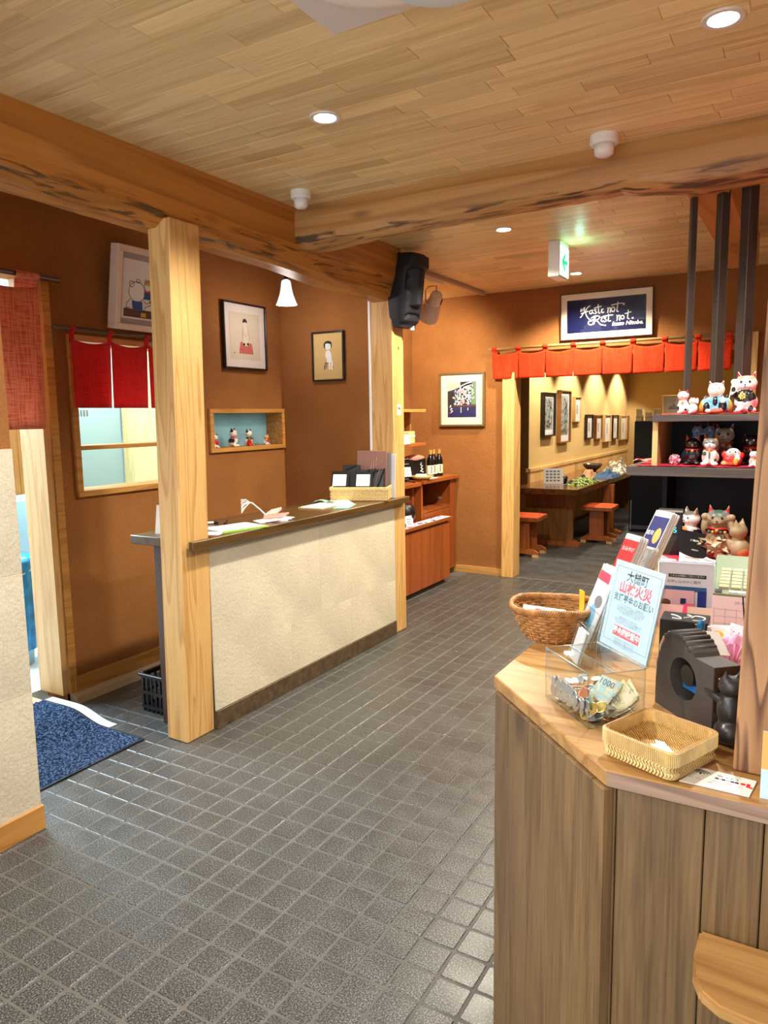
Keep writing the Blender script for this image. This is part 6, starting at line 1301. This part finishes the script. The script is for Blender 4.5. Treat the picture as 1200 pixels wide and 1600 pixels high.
leaflets('small rack behind the coin box', (-.44, 1.63, ZC), math.radians(-58), .06, .075, 2, .3, None, depth=.04)
leaflets('tall rack with the red fronted leaflet', (-.492, 2.15, ZC), math.radians(-46), .075, .225, 7, .42, fr_red, depth=.05, pocket=.06)
leaflets('tall rack with the indigo fronted leaflet', (-.472, 2.36, ZC), math.radians(-44), .085, .280, 7, .48, fr_blue, depth=.05, pocket=.10)
leaflets('grey fronted rack between red and indigo leaflets', (-.452, 2.225, ZC), math.radians(-46), .06, .18, 5, .42, lambda q, w, h: G().box(-w * .48, w * .48, -.0016, -.0012, .01, h * .97).build('grey_panel', blotch('grey_photo', [(150, 148, 144), (176, 172, 164), (120, 116, 110)], 30), q), depth=.04)
yt = thing('yellow_tag', 'yellow card tab sticking up behind the white leaflets', 'card', (-.50, 1.87, ZC), -.9); G().box(-.015, .015, -.001, .001, 0, .115).build('card', plain('tab_yellow', (240, 186, 50), .5), yt)
def card_case():
    t = thing('form_case', 'clear case of printed forms with a black strip heading and pink cards', 'case', (-.275, 2.075, ZC), math.radians(6))
    for a in ((-.073, .073, -.018, -.016, 0, .176), (-.073, .073, .03, .032, 0, .18), (-.073, -.071, -.016, .03, 0, .176), (.071, .073, -.016, .03, 0, .176)): G().box(*a).build('acrylic_wall', ACRYL, t)
    G().box(-.074, -.072, -.019, -.015, 0, .178).box(.072, .074, -.019, -.015, 0, .178).box(-.074, .074, -.019, -.015, .176, .178).build('edges', ACRYLEDGE, t)
    for k in range(5): G().box(-.068, .068, -.010 + .007 * k, -.008 + .007 * k, .003, .172 - .003 * (k % 2)).build('form', plain('lilac_white_form', (228, 222, 232), .7), t)
    y = -.0105
    G().box(-.044, .05, y - .0003, y, .132, .1415).build('black_strip', INK, t); text('こちらの用紙にご記入ください', .0062, PAPER, t, .003, .1367, y - .0006); text('お申し込みのご案内', .0095, GREYINK, t, -.005, .1205, y - .0004)
    G().box(-.066, .052, y - .0004, y, .095, .108).build('blue_band', plain('steel_blue_band', (46, 92, 142), .5), t); G().box(.03, .052, y - .0008, y, .045, .098).build('blue_card', plain('royal_card', (24, 44, 136), .5), t)
    pc = G().box(-.064, .022, y - .003, y - .0012, .03, .098).build('pink_card', plain('pink_card', (240, 188, 196), .6), t); G().ball((-.05, y - .0032, .062), (.014, .0006, .010)).build('brown_print', PBROWN, t)
    G().box(-.012, .002, y - .0036, y - .003, .06, .076).build('navy_print', BLUEINK, t)
    return t
card_case()
hp = thing('pink_clip', 'hot pink folded card clipped before the form case', 'card', (-.262, 2.045, ZC + .03), .15); G().prism([(-.018, .0), (.018, .0), (.012, .035), (-.012, .035)], -.006, .006, M=Matrix(((1, 0, 0, 0), (0, 0, 1, 0), (0, 1, 0, 0), (0, 0, 0, 1)))).build('card', plain('hot_pink', (244, 92, 140), .5), hp); G().box(.012, .020, -.004, -.002, -.028, .01).build('tail', plain('hot_pink', (244, 92, 140), .5), hp)
for i, (x, y, lb) in enumerate(((-.30, 2.03, 'pale pink ticket before the form case at left'), (-.228, 2.03, 'pale buff ticket before the form case at right'))): 
    t = thing('ticket', lb, 'ticket', (x, y, ZC), rot=(-.15, 0, .1)); G().box(-.035, .035, -.001, .001, 0, .062).build('card', plain(('blush_ticket', 'buff_ticket')[i], ((240, 200, 206), (228, 206, 188))[i], .7), t)
pf = thing('pink_form', 'pale pink total form in a clear holder beside the oak pillar', 'form', (-.145, 1.99, ZC), rot=(-.12, 0, .05)); G().box(-.055, .06, -.001, .001, 0, .108).build('sheet', plain('blush_form', (240, 212, 220), .7), pf); text('(の 合 計', .009, DG, pf, .015, .093, -.0012)
g = G()
for k in range(4): g.box(-.05, .055, -.0014, -.001, .02 + .018 * k, .0206 + .018 * k)
for k in range(5): g.box(-.05 + .026 * k, -.0494 + .026 * k, -.0014, -.001, .015, .078)
g.build('grid', GREYINK, pf); G().ball((.025, -.001, .016), (.018, .0006, .005)).build('blue_print', plain('periwinkle_print', (160, 180, 220), .6), pf)
kbx = thing('black_box', 'black box with white brush writing behind the dispenser', 'box', (-.235, 1.80, ZC), .05); G().box(-.055, .05, -.03, .05, 0, .092).build('body', BLACK, kbx, bevel=.002)
g = G().tube(smooth([(-.03, -.01, .0925), (-.01, -.012, .0925), (-.02, .01, .0925), (-.035, .02, .0925)]), .0018, 5).tube(smooth([(-.005, .0, .0925), (.01, .02, .0925), (.0, .03, .0925)]), .0018, 5).tube(smooth([(.015, -.015, .0925), (.035, -.01, .0925), (.04, .015, .0925), (.02, .025, .0925), (.012, .005, .0925)]), .0018, 5); g.build('brush_mark', PAPER, kbx)
gb2 = thing('grey_brush', 'striped grey fur brush lying before the black box', 'brush', (-.225, 1.70, ZC), .4); g = G()
for k in range(30): g.tube([(-.05 + .0034 * k, -.01, .0), (-.052 + .0036 * k, -.012, .06), (-.05 + .0034 * k + .004 * math.sin(k), -.03, .085)], .0026, 5, k % 3 == 0)
stuff(g.build('bristles', [plain('grey_fur', (126, 120, 112), .8), plain('pale_fur', (196, 190, 180), .8)], gb2)); G().box(-.055, .055, -.02, .01, 0, .02).build('handle', BLACKM, gb2, bevel=.004)
bp = thing('blue_marker', 'blue capped marker standing upright in a cup', 'pen', (-.197, 1.755, ZC)); G().cyl(0, 0, .0, .078, .0075, 14).build('barrel', plain('marker_blue', (20, 110, 170), .3), bp, smooth=False); G().lathe([(.0085, .07), (.0085, .095), (.005, .103), (.0001, .104)], 14).build('cap', plain('marker_blue', (20, 110, 170), .3), bp, smooth=True)
pcp = thing('pen_cup', 'translucent pink pen cup around the blue marker', 'cup', (-.195, 1.762, ZC)); G().lathe([(.017, 0), (.021, .08), (.0195, .08), (.0155, .003), (.0001, .003)], 20).build('body', glassy('pink_plastic', (1, .72, .76), 1.0, .1), pcp, smooth=True)
for i, (dx, dy) in enumerate(((.008, .004), (-.006, .008))): 
    t = thing('ball_pen', ('white pen leaning in the pink cup', 'clear pen leaning in the pink cup at left')[i], 'pen', (-.195 + dx, 1.762 + dy, ZC + .005), rot=(.05, .08 * (1 - 2 * i), 0)); G().cyl(0, 0, 0, .085, .004, 10).build('barrel', PAPER if i == 0 else ACRYLEDGE, t)
PNKP = plain('pink_tissue', (238, 176, 206), .6)
heap('pink_wrapping', 'pleated pink wrapping paper heaped beside the oak pillar', 'paper', (-.125, 1.80, ZC), .11, .13, .07, PNKP, 21)
fn = thing('paper_fan', 'folded pink paper fan in front of the pink wrapping', 'fan', (-.128, 1.73, ZC + .008), rot=(-.5, 0, -.2)); fn.scale = (.8, .8, .8); G().sheet(lambda u, v: ((.02 + .05 * v) * math.sin((u - .5) * 2), .0 + .006 * (1 if int(round(u * 16)) % 2 else -1) * (.3 + v), (.02 + .05 * v) * math.cos((u - .5) * 2)), 16, 2).build('leaf', PNKP, fn, solid=.0006)
for i, (x, y, a, lb, mt_) in enumerate(((-.165, 1.84, .3, 'white card with an egg yellow spot beside the blue marker', PAPER), (-.135, 1.86, -.3, 'pale pink card with small red dots against the pink form', plain('blush_ticket', (240, 200, 206), .7)), (-.150, 1.70, .9, 'plain white slip tilted over the pink fan', PAPER))):
    t = thing('small_card', lb, 'card', (x, y, ZC + .02 + .025 * (i == 2)), rot=(-.8, .1 * i, a)); G().box(-.03, .03, -.001, .001, 0, .06).build('card', mt_, t)
    if i == 0: G().ball((.0, -.001, .035), (.014, .0006, .010)).build('yolk_print', plain('yolk', (248, 196, 40), .5), t)
    if i == 1:
        g = G()
        for k in range(6): g.ball((-.015 + .012 * (k % 3), -.001, .02 + .018 * (k // 3)), (.002, .0005, .002), 0, 6, 4)
        g.build('dots', REDINK, t)
CA = thing('desk_calculator', 'sage green desk machine with cream key rows beside the oak pillar', 'calculator', (-.185, 2.60, ZC), .05)
SAGE = plain('sage_plastic', (126, 140, 116), .45); G().prism([(-.20, 0), (.17, 0), (.17, .075), (.05, .06), (-.20, .022)], -.075, .10, M=Matrix(((0, 0, 1, 0), (1, 0, 0, 0), (0, 1, 0, 0), (0, 0, 0, 1)))).build('body', SAGE, CA)
cs = Matrix.Translation((0, -.19, .023)) @ Matrix.Rotation(math.atan2(.038, .25), 4, 'X')
for j in range(6):
    for i in range(4): G().box(-.05 + .034 * i, -.022 + .034 * i, .03 + .03 * j, .054 + .03 * j, .0, .008, M=cs).build('key', plain('cream_key', (186, 174, 134), .5), CA)
G().box(-.02, .06, .0, .014, .0, .004, M=cs).build('label', PAPER, CA); G().box(-.06, -.04, -.005, .02, 0, .003, M=cs).build('dark_key', INK, CA)
for i, (x, y, a, lb) in enumerate(((-.42, 2.80, .5, 'white receipt sheet fanned at the left under the black leaflet'), (-.35, 2.80, .15, 'white receipt sheet with red figures in the middle of the fan'), (-.30, 2.74, -.3, 'crumpled white receipt at the right of the fan'))):
    t = thing('receipt', lb, 'receipt', (x, y, ZC + .012 + .006 * i), rot=(.22, .15, a)); G().sheet(lambda u, v: (-.05 + .1 * u, -.11 + .22 * v, .012 * math.sin(3 * u + 2 * v + i)), 8, 8).build('sheet', PAPER, t, smooth=True, solid=.0004)
    g = G()
    for k in range(4): g.box(-.03, .02, -.08 + .04 * k, -.073 + .04 * k, .013, .0135)
    g.build('print', REDINK if i == 1 else GREYINK, t)
BLF = thing('black_leaflet', 'black leaflet with small white lettering leaning below the white cat', 'leaflet', (-.375, 2.98, ZC + .01), rot=(-.9, .2, .35)); G().box(-.05, .055, -.001, .001, 0, .15).build('sheet', BLACK, BLF); text('ご案内', .012, PAPER, BLF, .01, .10, -.0014); text('MENU', .009, PAPER, BLF, .01, .05, -.0014)
CK = thing('desk_clock', 'black desk clock with a silver top edge and cyan digits', 'clock', (-.478, 3.10, ZC), .1); G().box(-.045, .045, -.03, .03, 0, .178).build('body', BLACK, CK, bevel=.004); G().box(-.046, .046, -.031, .03, .178, .186).build('top_edge', STEEL, CK)
CY = plain('cyan_digit', (60, 220, 240), .5, emit=((60, 220, 240), 1.5)); text('2', .045, CY, CK, -.062 + .03, .09, -.0312); text('5', .03, CY, CK, .02, .105, -.0312)
hn = thing('wire_pen', 'thin dark metal rod leaning by the pink form', 'rod', (-.112, 1.92, ZC), rot=(0, -.1, 0)); G().cyl(0, 0, 0, .13, .0018, 8).build('rod', INK, hn)
